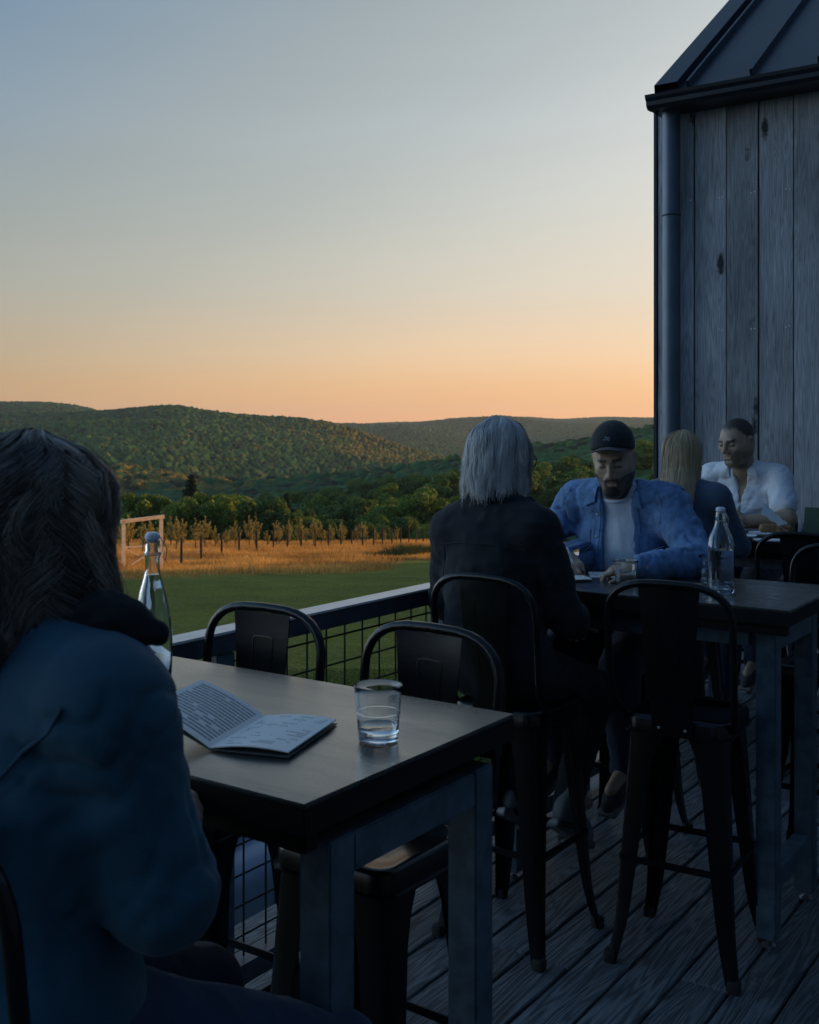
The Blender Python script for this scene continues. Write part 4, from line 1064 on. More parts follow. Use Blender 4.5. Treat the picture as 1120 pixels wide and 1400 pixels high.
bottle(-1.762, 1.586, [(.034, .0), (.0375, .006), (.040, .03), (.0415, .07), (.0415, .10), (.0400, .13), (.0360, .165), (.0270, .205), (.0185, .235), (.0155, .250), (.0150, .275), (.0175, .279), (.0175, .286), (.0150, .289), (.0155, .312)], .240,
       'tall tapering clear bottle with white stopper on the near table beside the seated woman', .6)
bottle(-1.243, 3.606, [(.041, .0), (.044, .006), (.0445, .02), (.0445, .15), (.043, .165), (.038, .185), (.029, .205), (.0205, .225), (.0165, .245), (.018, .249), (.018, .255), (.016, .258), (.016, .268)], .142,
       'stout round-shouldered clear water bottle half full on the middle table', -.5)

# printed pages
def page_mat(name, kind):
    t = NT(name); p = t.coord('Object'); sx = t.n('ShaderNodeSeparateXYZ'); t.set(sx.inputs[0], p); x, y = sx.outputs[0], sx.outputs[1]
    fr = t.math('FRACT', t.math('MULTIPLY', y, 1 / .0118 if kind == 'text' else 1 / .0095)); ln = t.math('LESS_THAN', t.math('ABSOLUTE', t.math('SUBTRACT', fr, .5)), .27)
    wv = t.coord('Object', (1, 1, 1)); row_id = t.math('FLOOR', t.math('MULTIPLY', y, 1 / .0118 if kind == 'text' else 1 / .0095))
    cb = t.n('ShaderNodeCombineXYZ'); t.set(cb.inputs[0], x); t.set(cb.inputs[1], t.math('MULTIPLY', row_id, 3.7))
    words = t.math('GREATER_THAN', t.noise(cb.outputs[0], 300, 2, .6), .40)
    cb2 = t.n('ShaderNodeCombineXYZ'); t.set(cb2.inputs[0], x); t.set(cb2.inputs[1], t.math('MULTIPLY', row_id, .11))
    para = t.math('GREATER_THAN', t.noise(cb2.outputs[0], 22, 2, .5), .36 if kind == 'text' else .54)
    k = t.math('MULTIPLY', t.math('MULTIPLY', ln, words), para)
    k = t.math('MULTIPLY', k, .80 if kind == 'text' else .62)
    mg = t.math('MULTIPLY', t.math('LESS_THAN', t.math('ABSOLUTE', x), .062), t.math('LESS_THAN', t.math('ABSOLUTE', y), .097)); k = t.math('MULTIPLY', k, mg)
    t.P(Base_Color=t.mix(k, (.80, .78, .74), (.10, .11, .13)), Roughness=.7); M[name] = t.m
page_mat('page_text', 'text'); page_mat('page_sparse', 'sparse')
def sheet(name, w, h, mat, parent, M4, curl=0.0, thick=.002, lift=0.0):
    n = 14; V = []
    for s in (0, -thick):
        for j in (0, 1):
            for i in range(n + 1):
                u = i / n; V.append(((u - .5) * w, (j - .5) * h, curl * math.sin(u * PI) + lift * u * u + s))
    N = n + 1; F = []
    for i in range(n):
        F += [(i, i + 1, N + i + 1, N + i), (2 * N + i, 3 * N + i, 3 * N + i + 1, 2 * N + i + 1), (i, 2 * N + i, 2 * N + i + 1, i + 1), (N + i, N + i + 1, 3 * N + i + 1, 3 * N + i)]
    F += [(0, N, 3 * N, 2 * N), (n, 2 * N + n, 3 * N + n, N + n)]
    o = MB().add(V, F).build(name, mat, parent, True, 0, 40); o.matrix_local = M4; return o
def booklet(x, y, deg, label, w=.145, h=.215, lt=24, rt=2, left='page_text', right='page_sparse'):
    b = empty('open_booklet', (x, y, TOP + .001), math.radians(deg)); tag(b, label, 'booklet', 'open booklets')
    sheet('right_page', w, h, M[right], b, Matrix.Translation((0, 0, .005)) @ Matrix.Rotation(math.radians(-rt), 4, 'Y') @ Matrix.Translation((w / 2, 0, 0)), .006)
    sheet('left_page', w, h, M[left], b, Matrix.Translation((0, 0, .005)) @ Matrix.Rotation(math.radians(lt), 4, 'Y') @ Matrix.Translation((-w / 2, 0, 0)), .005)
    sheet('cover', w + .003, h + .004, M['page_cover'], b, Matrix.Translation((0, 0, .0022)) @ Matrix.Translation((w / 2, 0, 0)), 0, .0015)
    sheet('cover', w + .003, h + .004, M['page_cover'], b, Matrix.Translation((0, 0, .0022)) @ Matrix.Rotation(math.radians(lt), 4, 'Y') @ Matrix.Translation((-w / 2, 0, 0)), 0, .0015)
    return b
simple('page_cover', (.10, .11, .10), .7)
booklet(-1.375, 1.440, 17, 'open booklet of printed text with its left page lifting, on the near table')
booklet(-1.865, 3.60, -40, 'open booklet with its left page standing steeply, by the capped man', .13, .19, 48, 2, 'page_sparse', 'page_sparse')
sh = sheet('loose_page', .15, .21, M['page_sparse'], None, Matrix.Translation((-1.70, 3.80, TOP + .003)) @ Matrix.Rotation(math.radians(-62), 4, 'Z')); sh.name = 'menu_sheet'
tag(sh, 'flat printed sheet lying between the hands of the man in the cap', 'paper')
mb = MB(); mb.box((0, 0, 0), (.23, .10, .006)); o = mb.build('wooden_board', M['tan_board'], None, False, .001); o.location = (-1.45, 3.66, TOP + .004); o.rotation_euler = (0, 0, .25); tag(o, 'thin tan wooden board lying flat behind the empty stool back', 'board')
# farthest table: plates, napkin, wrapped sandwich, green card
def plate(x, y, r, label):
    o = MB().lathe([(0, .004), (r * .6, .004), (r * .68, .006), (r * .95, .018), (r, .019), (r * .98, .015), (r * .7, .001), (0, .001)], n=40).build('plate', M['white_ceramic'], None); o.location = (x, y, TOP + .001); tag(o, label, 'plate', 'plates on the farthest table'); return o
plate(-1.87, 5.46, .085, 'small round white plate at the left by the blonde woman')
plate(-1.68, 5.62, .11, 'round white plate under the wrapped sandwich')
plate(-1.76, 5.41, .075, 'small white side plate in front of the sandwich plate')
o = MB().box((0, 0, 0), (.17, .11, .006)).build('napkin', M['paper'], None, False, .002); o.location = (-1.60, 5.38, TOP + .006); o.rotation_euler = (0, .02, .5); tag(o, 'folded white napkin at the near edge of the farthest table', 'napkin')
sw_ = empty('wrapped_sandwich', (-1.66, 5.64, TOP + .02), .35); tag(sw_, 'sandwich in crumpled white paper tilted up on a plate', 'food')
pr = [U(rbox((0, 0, .02), (.075, .045, .018), .012)), ('d', 0, folds(.006, (30, 30, 30)))]
sdf_obj('filling', pr, .004, (-.1, -.08, -.02), (.1, .08, .07), M['food'], sw_)
V = []; F = []; n = 12
for j in range(n):
    for i in range(n): 
        u, v = i / (n - 1) - .5, j / (n - 1) - .5; V.append((u * .13 * (1 - .25 * v), v * .09 - .01, .046 - .10 * u + .30 * (v + .5) * .16 + .0035 * math.sin(u * 20 + v * 9) + .0025 * math.cos(v * 25)))
for j in range(n - 1):
    for i in range(n - 1): F.append((j * n + i, j * n + i + 1, (j + 1) * n + i + 1, (j + 1) * n + i))
V2 = V + [(a, b, c - .002) for a, b, c in V]; F2 = F + [tuple(k + n * n for k in reversed(f)) for f in F]
MB().add(V2, F2).build('paper_wrap', M['paper'], sw_)
gc = empty('green_card', (-1.40, 5.68, TOP + .002), .0); tag(gc, 'upright dark green folder with a faint ring emblem at the right edge of the picture', 'folder')
MB().box((.02, 0, .075), (.30, .008, .15), R=rot(-14, 0, 0)).build('panel', M['green_card'], gc, False, .001)
e = MB(); e.tube([(.028 * math.cos(a), -.0, .016 * math.sin(a)) for a in np.linspace(0, 2 * PI, 30, endpoint=False)], .0016, 5, closed=True); e.tube([(.017 * math.cos(a), 0, .008 * math.sin(a)) for a in np.linspace(0, 2 * PI, 24, endpoint=False)], .0014, 5, closed=True)
eo = e.build('ring_emblem', M['dark_trim'], gc); eo.location = (-.02, -.006, .078); eo.rotation_euler = (math.radians(-14), 0, 0)
o = MB().box((0, 0, 0), (.26, .10, .008)).build('napkin', M['paper'], None, False, .003); o.location = (-1.36, 5.42, TOP + .008); tag(o, 'flat pale napkin in front of the green folder', 'napkin')
# ================================================================== PEOPLE
def head_prims(HF, male=True, beard=0.0, ear=True, jaw=1.0, noselen=1.0):
    w = HF.w; p = []
    def a(f, k=.012, op='u'): p.append((op, k * HF.k, w(f)))
    a(ell((0, -.014, .035), (.076, .096, .086)), .02)
    a(ell((0, .012, -.012), (.064, .078, .085)), .03)
    for s in (-1, 1):
        a(cone((s * .052 * jaw, -.008, -.052), (s * .020 * jaw, .060, -.094), .020, .019), .03)
        a(ell((s * .043, .056, -.018), (.022, .022, .020)), .02)                      # cheekbone
        a(ell((s * .066, -.005, -.02), (.012, .035, .04)), .03)
    a(ell((0, .066, -.098), (.021 * jaw, .018, .016)), .02)                            # chin
    a(ell((0, .066, -.055), (.034, .024, .030)), .025)                                # muzzle
    a(cone((-.032, .080, .024), (.032, .080, .024), .013, .013), .014)                # brow ridge
    for s in (-1, 1):
        a(ell((s * .032, .097, .006), (.020, .021, .012)), .010, 's')                # eye socket
        a(ell((s * .032, .0715, .004), (.0145, .0145, .0125)), .003)                  # closed or lowered lid over the eye
        a(cone((s * .018, .0855, -.001), (s * .045, .0795, -.001), .0022), .003)       # lash line
        a(cone((s * .014, .090, .022), (s * .047, .077, .024), .0055, .004), .006)    # eyebrow
    a(cone((0, .086, .018), (0, .108 * noselen, -.024), .0070, .0095), .009)             # nose bridge
    a(ell((0, .109 * noselen, -.027), (.012, .011, .010)), .007)
    for s in (-1, 1):
        a(ell((s * .0145, .096, -.031), (.0085, .010, .0075)), .006)
        a(ell((s * .007, .102, -.0345), (.0035, .005, .003)), .003, 's')
    a(cone((-.019, .0835, -.056), (.019, .0835, -.056), .0055), .006)
    a(cone((-.007, .088, -.053), (.007, .088, -.053), .0045), .005)
    a(cone((-.016, .0845, -.066), (.016, .0845, -.066), .0062), .006)
    a(cone((-.024, .090, -.0605), (.024, .090, -.0605), .0016), .003, 's')             # mouth line
    a(cone((-.012, .086, -.078), (.012, .086, -.078), .004), .008, 's')
    if beard:
        a(ell((0, .062, -.090), (.034 * jaw, .028, .026)), .02)
        for s in (-1, 1): a(cone((s * .056 * jaw, .0, -.045), (s * .024, .062, -.088), .019, .018), .02)
        a(cone((-.022, .087, -.047), (.022, .087, -.047), .0062), .006)
        for s in (-1, 1): a(cone((s * .024, .084, -.050), (s * .026, .078, -.075), .006), .008)
    if ear:
        for s in (-1, 1):
            R = rot(0, 12 * s, 18 * s)
            a(ell((s * .083, -.012, -.002), (.0085, .019, .032), rot(0, 14 * s, 26 * s)), .005)
            a(ell((s * .092, -.008, .004), (.007, .010, .017), rot(0, 14 * s, 26 * s)), .004, 's')
            a(ell((s * .080, .003, -.004), (.006, .006, .008)), .004)
    return p
def hand_prims(o, D, N, s=1, curl=(25, 35, 25), k=1.0, spread=4, thumb=.5):
    """wrist o, finger direction D, back-of-hand normal N, s=+1 puts the thumb on +x = D x N side"""
    D = Vector(D).normalized(); N = Vector(N); N = (N - D * N.dot(D)).normalized(); X = D.cross(N)
    R = np.array([list(X), list(D), list(N)], dtype=np.float32).T; F = Frame(o, R, k); p = []; w = F.w
    def a(f, kk=.006): p.append(('u', kk * k, w(f)))
    a(cone((0, -.03, 0), (0, .02, 0), .024, .026), .02)
    a(rbox((0, .048, 0), (.038, .044, .0125), .012), .02)
    a(ell((s * .022, .028, -.008), (.016, .026, .013)), .015)
    L = [(.031 * s, .070, .0085, 0), (.011 * s, .079, .0088, 1), (-.010 * s, .073, .0084, 2), (-.029 * s, .057, .0075, 3)]
    for x, ln, r, i in L:
        b = Vector((x, .086 - (.004 if i in (0, 3) else 0) - (.006 if i == 3 else 0), .001)); ang = 0; sd = math.radians(spread * (x / .03))
        segs = (ln * .44, ln * .31, ln * .25); c3 = curl[i] if hasattr(curl[0], '__len__') else curl
        rr = r
        for q, (sg, c) in enumerate(zip(segs, c3)):
            ang += math.radians(c); d = Vector((math.sin(sd) * math.cos(ang), math.cos(ang) * math.cos(sd), -math.sin(ang))); e = b + d * sg
            a(cone(tuple(b), tuple(e), rr, rr * .92), .004 if q else .010); b = e; rr *= .92
    b = Vector((s * .030, .018, -.006))
    for sg, d, r0, r1 in ((.042, (s * .72, .62, -.25 * thumb), .013, .0105), (.030, (s * .42, .85, -.35 * thumb), .0105, .0095), (.024, (s * .25, .92, -.4 * thumb), .0095, .0075)):
        e = b + Vector(d).normalized() * sg; a(cone(tuple(b), tuple(e), r0, r1), .008); b = e
    return p
def ray_y(prims, x, z, y0=.5, d=-1, n=26):
    """first surface point walking along y from y0 in direction d"""
    x = np.atleast_1d(np.array(x, dtype=np.float32)); z = np.atleast_1d(np.array(z, dtype=np.float32)); y = np.full(x.shape, y0, dtype=np.float32)
    for _ in range(n):
        D = ev(prims, np.stack([x, y, z], 1)); y = y + d * np.maximum(D, .0) * .85
    return y
def patch(name, prims, outline_fn, nu, nv, mat, parent, off=.003, thick=.003, y0=.5, d=-1):
    """sheet draped on a garment: outline_fn(u,v)->(x,z)"""
    U_, V_ = np.meshgrid(np.linspace(0, 1, nu), np.linspace(0, 1, nv)); xs, zs_ = outline_fn(U_.ravel(), V_.ravel())
    y = ray_y(prims, xs, zs_, y0, d); V = np.stack([xs, y - d * off, zs_], 1); Vb = np.stack([xs, y + d * thick, zs_], 1); n = nu * nv
    F = []
    for j in range(nv - 1):
        for i in range(nu - 1):
            a = j * nu + i; F.append((a, a + 1, a + nu + 1, a + nu)); F.append((a + n, a + nu + n, a + nu + 1 + n, a + 1 + n))
    bd_ = [i for i in range(nu)] + [j * nu + nu - 1 for j in range(1, nv)] + [(nv - 1) * nu + i for i in range(nu - 2, -1, -1)] + [j * nu for j in range(nv - 2, 0, -1)]
    for i in range(len(bd_)): a, b = bd_[i], bd_[(i + 1) % len(bd_)]; F.append((a, b, b + n, a + n))
    return MB().add(np.concatenate([V, Vb]), F).build(name, mat, parent, True, 0, 50)
def seam(name, prims, pts, mat, parent, r=.0022, y0=.5, d=-1, off=.0):
    P = []; pts = [Vector((a, b, 0)) for a, b in pts]
    for a, b in zip(pts, pts[1:]):
        m = max(2, int((b - a).length / .012)); P += [a + (b - a) * i / m for i in range(m)]
    P.append(pts[-1]); xs = [p.x for p in P]; zs_ = [p.y for p in P]; y = ray_y(prims, xs, zs_, y0, d)
    y = np.convolve(np.pad(y, 2, 'edge'), np.ones(5) / 5, 'valid')
    return MB().tube([(x, yy - d * off, z) for x, yy, z in zip(xs, y, zs_)], r, 6).build(name, mat, parent)

def strands(name, HF, paths, width, cols, parent, center=(0, -.01, .0)):
    n, m, _ = paths.shape; T = np.gradient(paths, axis=1); T /= np.linalg.norm(T, axis=2, keepdims=True) + 1e-9
    O = paths - np.array(center); O[..., 2] *= .3; O /= np.linalg.norm(O, axis=2, keepdims=True) + 1e-9
    Sd = np.cross(T, O); Sd /= np.linalg.norm(Sd, axis=2, keepdims=True) + 1e-9
    tw = RNG.normal(size=(n, 1, 1)) * .5; Sd = Sd + O * tw; Sd /= np.linalg.norm(Sd, axis=2, keepdims=True)
    w = (width * (.6 + .8 * RNG.random(n)))[:, None] * (1 - .75 * np.linspace(0, 1, m) ** 3)[None]
    A = paths - Sd * w[..., None]; B = paths + Sd * w[..., None]
    V = np.stack([A, B], 2).reshape(-1, 3); V = HF.o + (V * HF.kv) @ HF.R.T
    b = (np.arange(n)[:, None] * m + np.arange(m - 1)[None]).ravel() * 2
    F = np.stack([b, b + 1, b + 3, b + 2], 1)
    return np_mesh(name, V, F, M['hair'], parent, np.repeat(cols, m * 2, axis=0))
def style(n, m, zend, az_gap=55, rad=(.088, .108, .098), c=(0, -.014, .033), wave=(0, 0), inward=.85, clumps=40, clump=.5, puff=.12, zjit=.02, part=0.0, messy=.0, seed=1, back_only=False):
    r = np.random.default_rng(seed); g = math.radians(az_gap)
    az = g + (2 * PI - 2 * g) * r.random(n)                      # measured from the face (+y), turning to the left
    th0 = np.radians(3 + 80 * r.random(n) ** 1.35)
    cl = np.floor(az / (2 * PI) * clumps + r.normal(size=n) * .25); caz = (cl + .5) / clumps * 2 * PI
    hsh = lambda q: np.modf(np.abs(np.sin(cl * 12.9898 + q * 78.233) * 43758.5453))[0]
    s = np.linspace(0, 1, m)[None]
    layer = 1 + puff * (1 - th0 / (PI / 2)) * (.55 + .6 * r.random(n)) + .04 * (hsh(1) - .5)
    ze = (zend(az) if callable(zend) else zend) + r.normal(size=n) * zjit + (hsh(2) - .5) * zjit * 1.5
    thm = PI / 2 * 1.05; arc = (thm - th0) * .1; down = np.maximum(c[2] - ze, .02); fa = (arc / (arc + down))[:, None]
    th = th0[:, None] + (thm - th0)[:, None] * np.minimum(s / fa, 1); dn = np.maximum((s - fa) / (1 - fa), 0)
    azz = az[:, None] + (caz - az)[:, None] * clump * s ** 1.2
    k = layer[:, None] * (1 - (1 - inward) * dn ** 1.5)
    if part: azz = azz + 0
    A_, f_ = wave; ph = (hsh(3) * 6.28 + r.normal(size=n) * .35)[:, None]; fr = f_ * (.8 + .4 * hsh(4))[:, None]
    ss_ = s * (arc + down)[:, None]
    wv = A_ * np.sin(ss_ * fr * 2 * PI + ph) * np.minimum(ss_ / .06, 1); wv2 = A_ * .8 * np.cos(ss_ * fr * 2 * PI * .9 + ph * 1.7) * np.minimum(ss_ / .06, 1)
    mz = messy * (r.normal(size=(n, 1)) * s ** 1.5)
    R0 = np.sin(th) * k
    x = -np.sin(azz) * R0 * rad[0]; y = np.cos(azz) * R0 * rad[1]; z = np.cos(th) * rad[2] * k + c[2] - dn * down[:, None]
    ox, oy = -np.sin(azz), np.cos(azz); tx, ty = -np.cos(azz), -np.sin(azz)
    x = c[0] + x + tx * (wv + mz) + ox * wv2; y = c[1] + y + ty * (wv + mz) + oy * wv2
    return np.stack([x, y, z], -1), cl, hsh

def tangle(P, amp, f, seed):
    n, m, _ = P.shape; s = .3 + .7 * np.linspace(0, 1, m)[None, :, None] ** .8; q = P.reshape(-1, 3) * f + seed
    d = np.stack([vnoise(q + k) + .5 * vnoise(q * 2.1 + k + 5) for k in (0, 17.3, 41.7)], 1).reshape(n, m, 3)
    fly = np.where(np.random.default_rng(seed).random(n) < .05, 2.6, 1.0)[:, None, None]
    return P + d * amp * s * fly
def person_root(x, y, deg, label): return tag(empty('person', (x, y, 0), math.radians(deg)), label, 'person')
def legs(p, J, hipr=.088, kn=.060, an=.038, ex=0.0):
    for s, kj, aj in ((1, 'kneeR', 'ankR'), (-1, 'kneeL', 'ankL')):
        h = np.array(J['pelvis']) + np.array((s * .088, .01, -.02)); p.append(U(cone(h, J[kj], hipr + ex, kn + ex), .05)); p.append(U(cone(J[kj], J[aj], kn - .004 + ex, an + ex), .02))
def body(J, HF, root, bounds, skin=(.30, .20, .15), male=True, beard=0, colf=None, hands=(), res=.0042, sh=1.0, ear=True, jaw=1.0, arms=True):
    p = head_prims(HF, male, beard, ear, jaw); nk = HF((0, -.022, -.055)); nb = np.array(J['neck'])
    p.append(U(cone(nk, nb, .052 * sh, .057 * sh), .035))
    p.append(U(cone(np.array(J['shL']) * [.8, 1, 1], np.array(J['shR']) * [.8, 1, 1], .045), .05))
    p.append(U(ell(J['chest'], (.135, .088, .16)), .06)); p.append(U(cone(J['chest'], J['pelvis'], .095, .10), .06)); p.append(U(ell(J['pelvis'], (.15, .10, .09)), .05))
    for s in 'LR':
        p.append(U(cone(J['sh' + s], J['el' + s], .046 * sh, .038 * sh), .03)); p.append(U(cone(J['el' + s], J['wr' + s], .039 * sh, .026 * sh), .012))
    legs(p, J, .075, .052, .034)
    for a in ('ankL', 'ankR'):
        q = np.array(J[a]); p.append(U(cone(q, q + np.array((0, .13, -.05)), .030, .022), .03))
    for h in hands: p += h
    hf = colf or (lambda L: np.zeros(len(L)))
    def cf(V):
        L = HF.loc(V); C = np.tile(np.array(skin), (len(V), 1)); n = vnoise(V * 45)[:, None]; C = C * (1 + .10 * n)
        near = np.linalg.norm(L, axis=1) < .17
        def mixc(m, col): 
            nonlocal C
            m = np.clip(m, 0, 1)[:, None] * near[:, None]; C = C * (1 - m) + np.array(col) * m
        mixc(np.where((L[:, 1] > .045) & (np.abs(L[:, 0]) < .03), .35 * np.exp(-((L[:, 2] + .028) / .02) ** 2), 0), (skin[0] * 1.1, skin[1] * .75, skin[2] * .7))
        lips = (L[:, 1] > .07) & (np.abs(L[:, 0]) < .024) & (np.abs(L[:, 2] + .0605) < .0095); mixc(lips * .45, (skin[0] * .75, skin[1] * .55, skin[2] * .52))
        brow = np.exp(-((L[:, 2] - .0235 - .002 * np.abs(L[:, 0]) / .03) / .0052) ** 2) * ((np.abs(L[:, 0]) > .011) & (np.abs(L[:, 0]) < .050) & (L[:, 1] > .04)); mixc(brow * 1.0, J.get('brow', (.03, .022, .017)))
        lash = np.exp(-((L[:, 2] + .001 - J.get('open', 0) * .5) / (.0032 + J.get('open', 0))) ** 2) * ((np.abs(L[:, 0]) > .016) & (np.abs(L[:, 0]) < .047) & (L[:, 1] > .05)); mixc(lash * .85, (.02, .015, .012))
        nt_ = vnoise(V * 500) * .5 + .5
        if beard:
            jl = (L[:, 2] < -.040) & (L[:, 2] > -.135) & (L[:, 1] > -.02); low = np.clip((-.030 - L[:, 2] - np.clip(.058 - np.abs(L[:, 0]), 0, 1) * .55 + .012) / .022, 0, 1)
            m = jl * low * ((np.abs(L[:, 0]) > .020) | (L[:, 2] < -.068) | ((L[:, 2] > -.0555) & (L[:, 2] < -.038)))
            mixc(m * (.72 + .28 * nt_) * beard, (.022, .018, .015))
            mixc(np.exp(-((L[:, 2] + .0455 + .10 * np.abs(L[:, 0])) / .0060) ** 2) * (np.abs(L[:, 0]) < .030) * (L[:, 1] > .05) * beard, (.022, .018, .015))
            mixc((np.hypot(L[:, 0] / .030, (L[:, 2] + .092) / .024) < 1) * (L[:, 2] < -.072) * (L[:, 1] > .03) * (.8 + .2 * nt_), (.020, .017, .014))
        st = J.get('stubble', 0)
        if st: mixc(np.clip((-.028 - L[:, 2]) / .02, 0, 1) * (L[:, 1] > -.01) * (L[:, 2] > -.14) * (.6 + .4 * nt_) * st * (~lips), (.05, .042, .036))
        cut = J.get('crop', 0)
        if cut:
            hl = 0; side = L[:, 2] > np.where(L[:, 1] > .03, .040 + .5 * (L[:, 1] - .03), np.where(L[:, 1] > .0, -.005 + (L[:, 1]) * 1.4, -.055 - .0 * L[:, 1]))
            near2 = np.linalg.norm(L * [1, 1, 1], axis=1) < .15; m = side & near2 & ~((np.abs(L[:, 0]) > .072) & (L[:, 2] < .03) & (L[:, 1] > -.03))
            m = m & ~((L[:, 1] > .066) & (L[:, 2] < .075))
            sd = np.minimum((L[:, 2] - .078) / .012 + 1, (L[:, 2] - .03 - .8 * np.clip(L[:, 1] - .02, 0, 1)) / .014)
            mm = np.clip(L[:, 2] / .02 - np.where(L[:, 1] > .045, 3.5, np.where(L[:, 1] > .012, 1.2 + (L[:, 1] - .012) * 60, np.where(L[:, 1] > -.012, -.9, -2.4))) + vnoise(L * 220) * .35, 0, 1)
            mixc(mm * near2 * ~((np.abs(L[:, 0]) > .079) & (L[:, 2] < .035)) * cut * (.82 + .18 * nt_), (.010, .009, .008))
        return C
    return sdf_obj('body', p, res, bounds[0], bounds[1], M['skin'], root, cf)
def torso(J, ex, wx=1.0, k=.07, hemz=None, chest=(.155, .105, .17), yoff=0.0):
    p = [U(ell(np.array(J['chest']) + [0, yoff, 0], (chest[0] * wx + ex, chest[1] + ex, chest[2] + ex)), k),
         U(cone(np.array(J['shL']) * [.85, 1, 1], np.array(J['shR']) * [.85, 1, 1], .056 + ex), .06),
         U(cone(J['shL'], np.array(J['neck']) + [-.03, -.01, -.01], .046 + ex, .052 + ex), .05), U(cone(J['shR'], np.array(J['neck']) + [.03, -.01, -.01], .046 + ex, .052 + ex), .05),
         U(ell((np.array(J['chest']) + J['pelvis']) / 2, (.135 * wx + ex, .105 + ex, .17), None), k),
         U(ell(np.array(J['pelvis']) + [0, 0, .03], (.165 * wx + ex, .122 + ex, .13)), k)]
    return p
def sleeves(J, ru, re, rw, short=None, k=.03, sides='LR'):
    p = []
    for s in sides:
        a, e, w = (np.array(J[q + s]) for q in ('sh', 'el', 'wr'))
        if short: p.append(U(cone(a, a + (e - a) * short, ru, ru * .98), k))
        else: p.append(U(cone(a, e, ru, re), k)); p.append(U(cone(e, e + (w - e) * .93, re, rw), .022))
    return p
def trousers(J, root, mat, bounds, ex=.012, cuff=.055):
    p = [U(ell(np.array(J['pelvis']) + [0, .0, 0], (.172, .128, .115)), .05)]
    for s, kj, aj in ((1, 'kneeR', 'ankR'), (-1, 'kneeL', 'ankL')):
        h = np.array(J['pelvis']) + np.array((s * .088, .01, -.02)); a = np.array(J[aj]); kn = np.array(J[kj])
        p.append(U(cone(h, kn, .100, .074), .05)); p.append(U(cone(kn, a + (kn - a) * -.03, .070, cuff), .02))
    p.append(('d', 0, folds(.006, (12, 12, 12), 3.0)))
    return sdf_obj('trousers', p, .0075, bounds[0], bounds[1], mat, root)
def shoe(J, a, root, up=(0, 1, -.25), k=1.0, mat='shoe_upper'):
    q = np.array(J[a], dtype=float); D = Vector(up).normalized(); R = np.array([[1, 0, 0], list(D), list(Vector((1, 0, 0)).cross(D))]).T
    F = Frame(q, R, k)
    up_ = [U(F.w(cone((0, -.02, -.035), (0, .13, -.055), .040, .034)), .02), U(F.w(cone((0, .0, .03), (0, .01, -.03), .040, .042)), .02), U(F.w(cone((0, .09, -.05), (0, .17, -.062), .036, .028)), .02), ('i', 0, F.w(lambda P: -(P[:, 2] + .078)))]
    sh_ = sdf_obj('shoe', up_, .004, q - .25, q + .25, M[mat], root)
    so = [U(F.w(rbox((0, .065, -.082), (.038, .135, .013), .013)), .01)]
    sdf_obj('sole', so, .004, q - .25, q + .25, M['shoe_sole'], sh_)

BL = ((-.55, -.40, 0.0), (.55, .75, 1.75))
# ---------------------------------------------------------------- woman in the blue jacket, nearest, seen from behind
J = dict(pelvis=(0, -.02, .86), chest=(.0, -.01, 1.15), neck=(0, .02, 1.345), shL=(-.165, .01, 1.275), shR=(.160, .01, 1.275), elL=(-.22, .05, 1.04), elR=(.212, .045, 1.045),
         wrL=(-.10, .22, 1.07), wrR=(-.03, .21, 1.07), kneeL=(-.14, .42, .66), kneeR=(.17, .42, .645), ankL=(-.12, .26, .32), ankR=(.15, .25, .31))
W1 = person_root(-1.245, .905, -3, 'seated woman with wavy dark greying hair and a blue jacket, back to the viewer')
HF = Frame((-.036, .045, 1.472), rot(-4, 0, 6), 1.0)
body(J, HF, W1, BL, (.34, .23, .17), hands=[hand_prims(J['wrR'], (-.9, .4, -.05), (0, 0, 1), 1), hand_prims(J['wrL'], (.9, .4, -.05), (0, 0, 1), -1)], res=.005)
jk = torso(J, .016, 1.08) + sleeves(J, .070, .064, .046) + [('d', 0, folds(.005, (7, 7, 5), 1.0)), ('d', 0, folds(.0012, (26, 26, 30), 4.0)), creases(J['shR'], J['elR'], .007, 19, 5, 2.0, .15), creases(J['elR'], J['wrR'], .010, 24, 5, 5.0, .15), creases((0, 0, .85), (0, 0, 1.05), .0045, 14, 3, 8.0, .30)]
jo = sdf_obj('jacket', jk, .0055, (-.5, -.35, .80), (.5, .6, 1.5), M['blue_jacket'], W1)
col = [U(cone((-.050, -.03, 1.345), (.055, -.02, 1.345), .028, .030), .03), U(cone((.055, -.02, 1.345), (.115, .055, 1.37), .028, .026), .03), U(cone((-.05, -.03, 1.345), (-.10, .05, 1.35), .028, .026), .03), U(cone((.105, .04, 1.375), (.140, .10, 1.352), .026, .012), .03), ('d', 0, folds(.007, (22, 22, 22), 7)), ('d', 0, folds(.003, (90, 90, 90), 9))]
sdf_obj('collar', col, .005, (-.25, -.2, 1.25), (.25, .25, 1.55), M['black_fabric'], jo)
seam('seam', jk, [(.178, 1.292), (.160, 1.262), (.125, 1.235), (.098, 1.195), (.085, 1.12), (.08, 1.03), (.085, .93)], M['blue_jacket'], jo, .0030, -.5, 1)
seam('seam', jk, [(-.178, 1.292), (-.160, 1.262), (-.125, 1.235), (-.098, 1.195), (-.085, 1.12), (-.08, 1.03), (-.085, .93)], M['blue_jacket'], jo, .0030, -.5, 1)
seam('hem', jk, [(-.17, .875), (0, .865), (.17, .875)], M['blue_jacket'], jo, .005, -.5, 1)
trousers(J, W1, M['dark_jeans'], ((-.4, -.3, .1), (.4, .65, 1.05)))
shoe(J, 'ankL', W1); shoe(J, 'ankR', W1)
ch = [U(HF.w(ell((0, -.016, .035), (.083, .103, .094))), .02), U(HF.w(cone((0, -.03, .0), (0, -.045, -.10), .082, .066)), .04), (('s'), .02, HF.w(ell((0, .135, -.03), (.075, .10, .10))))]
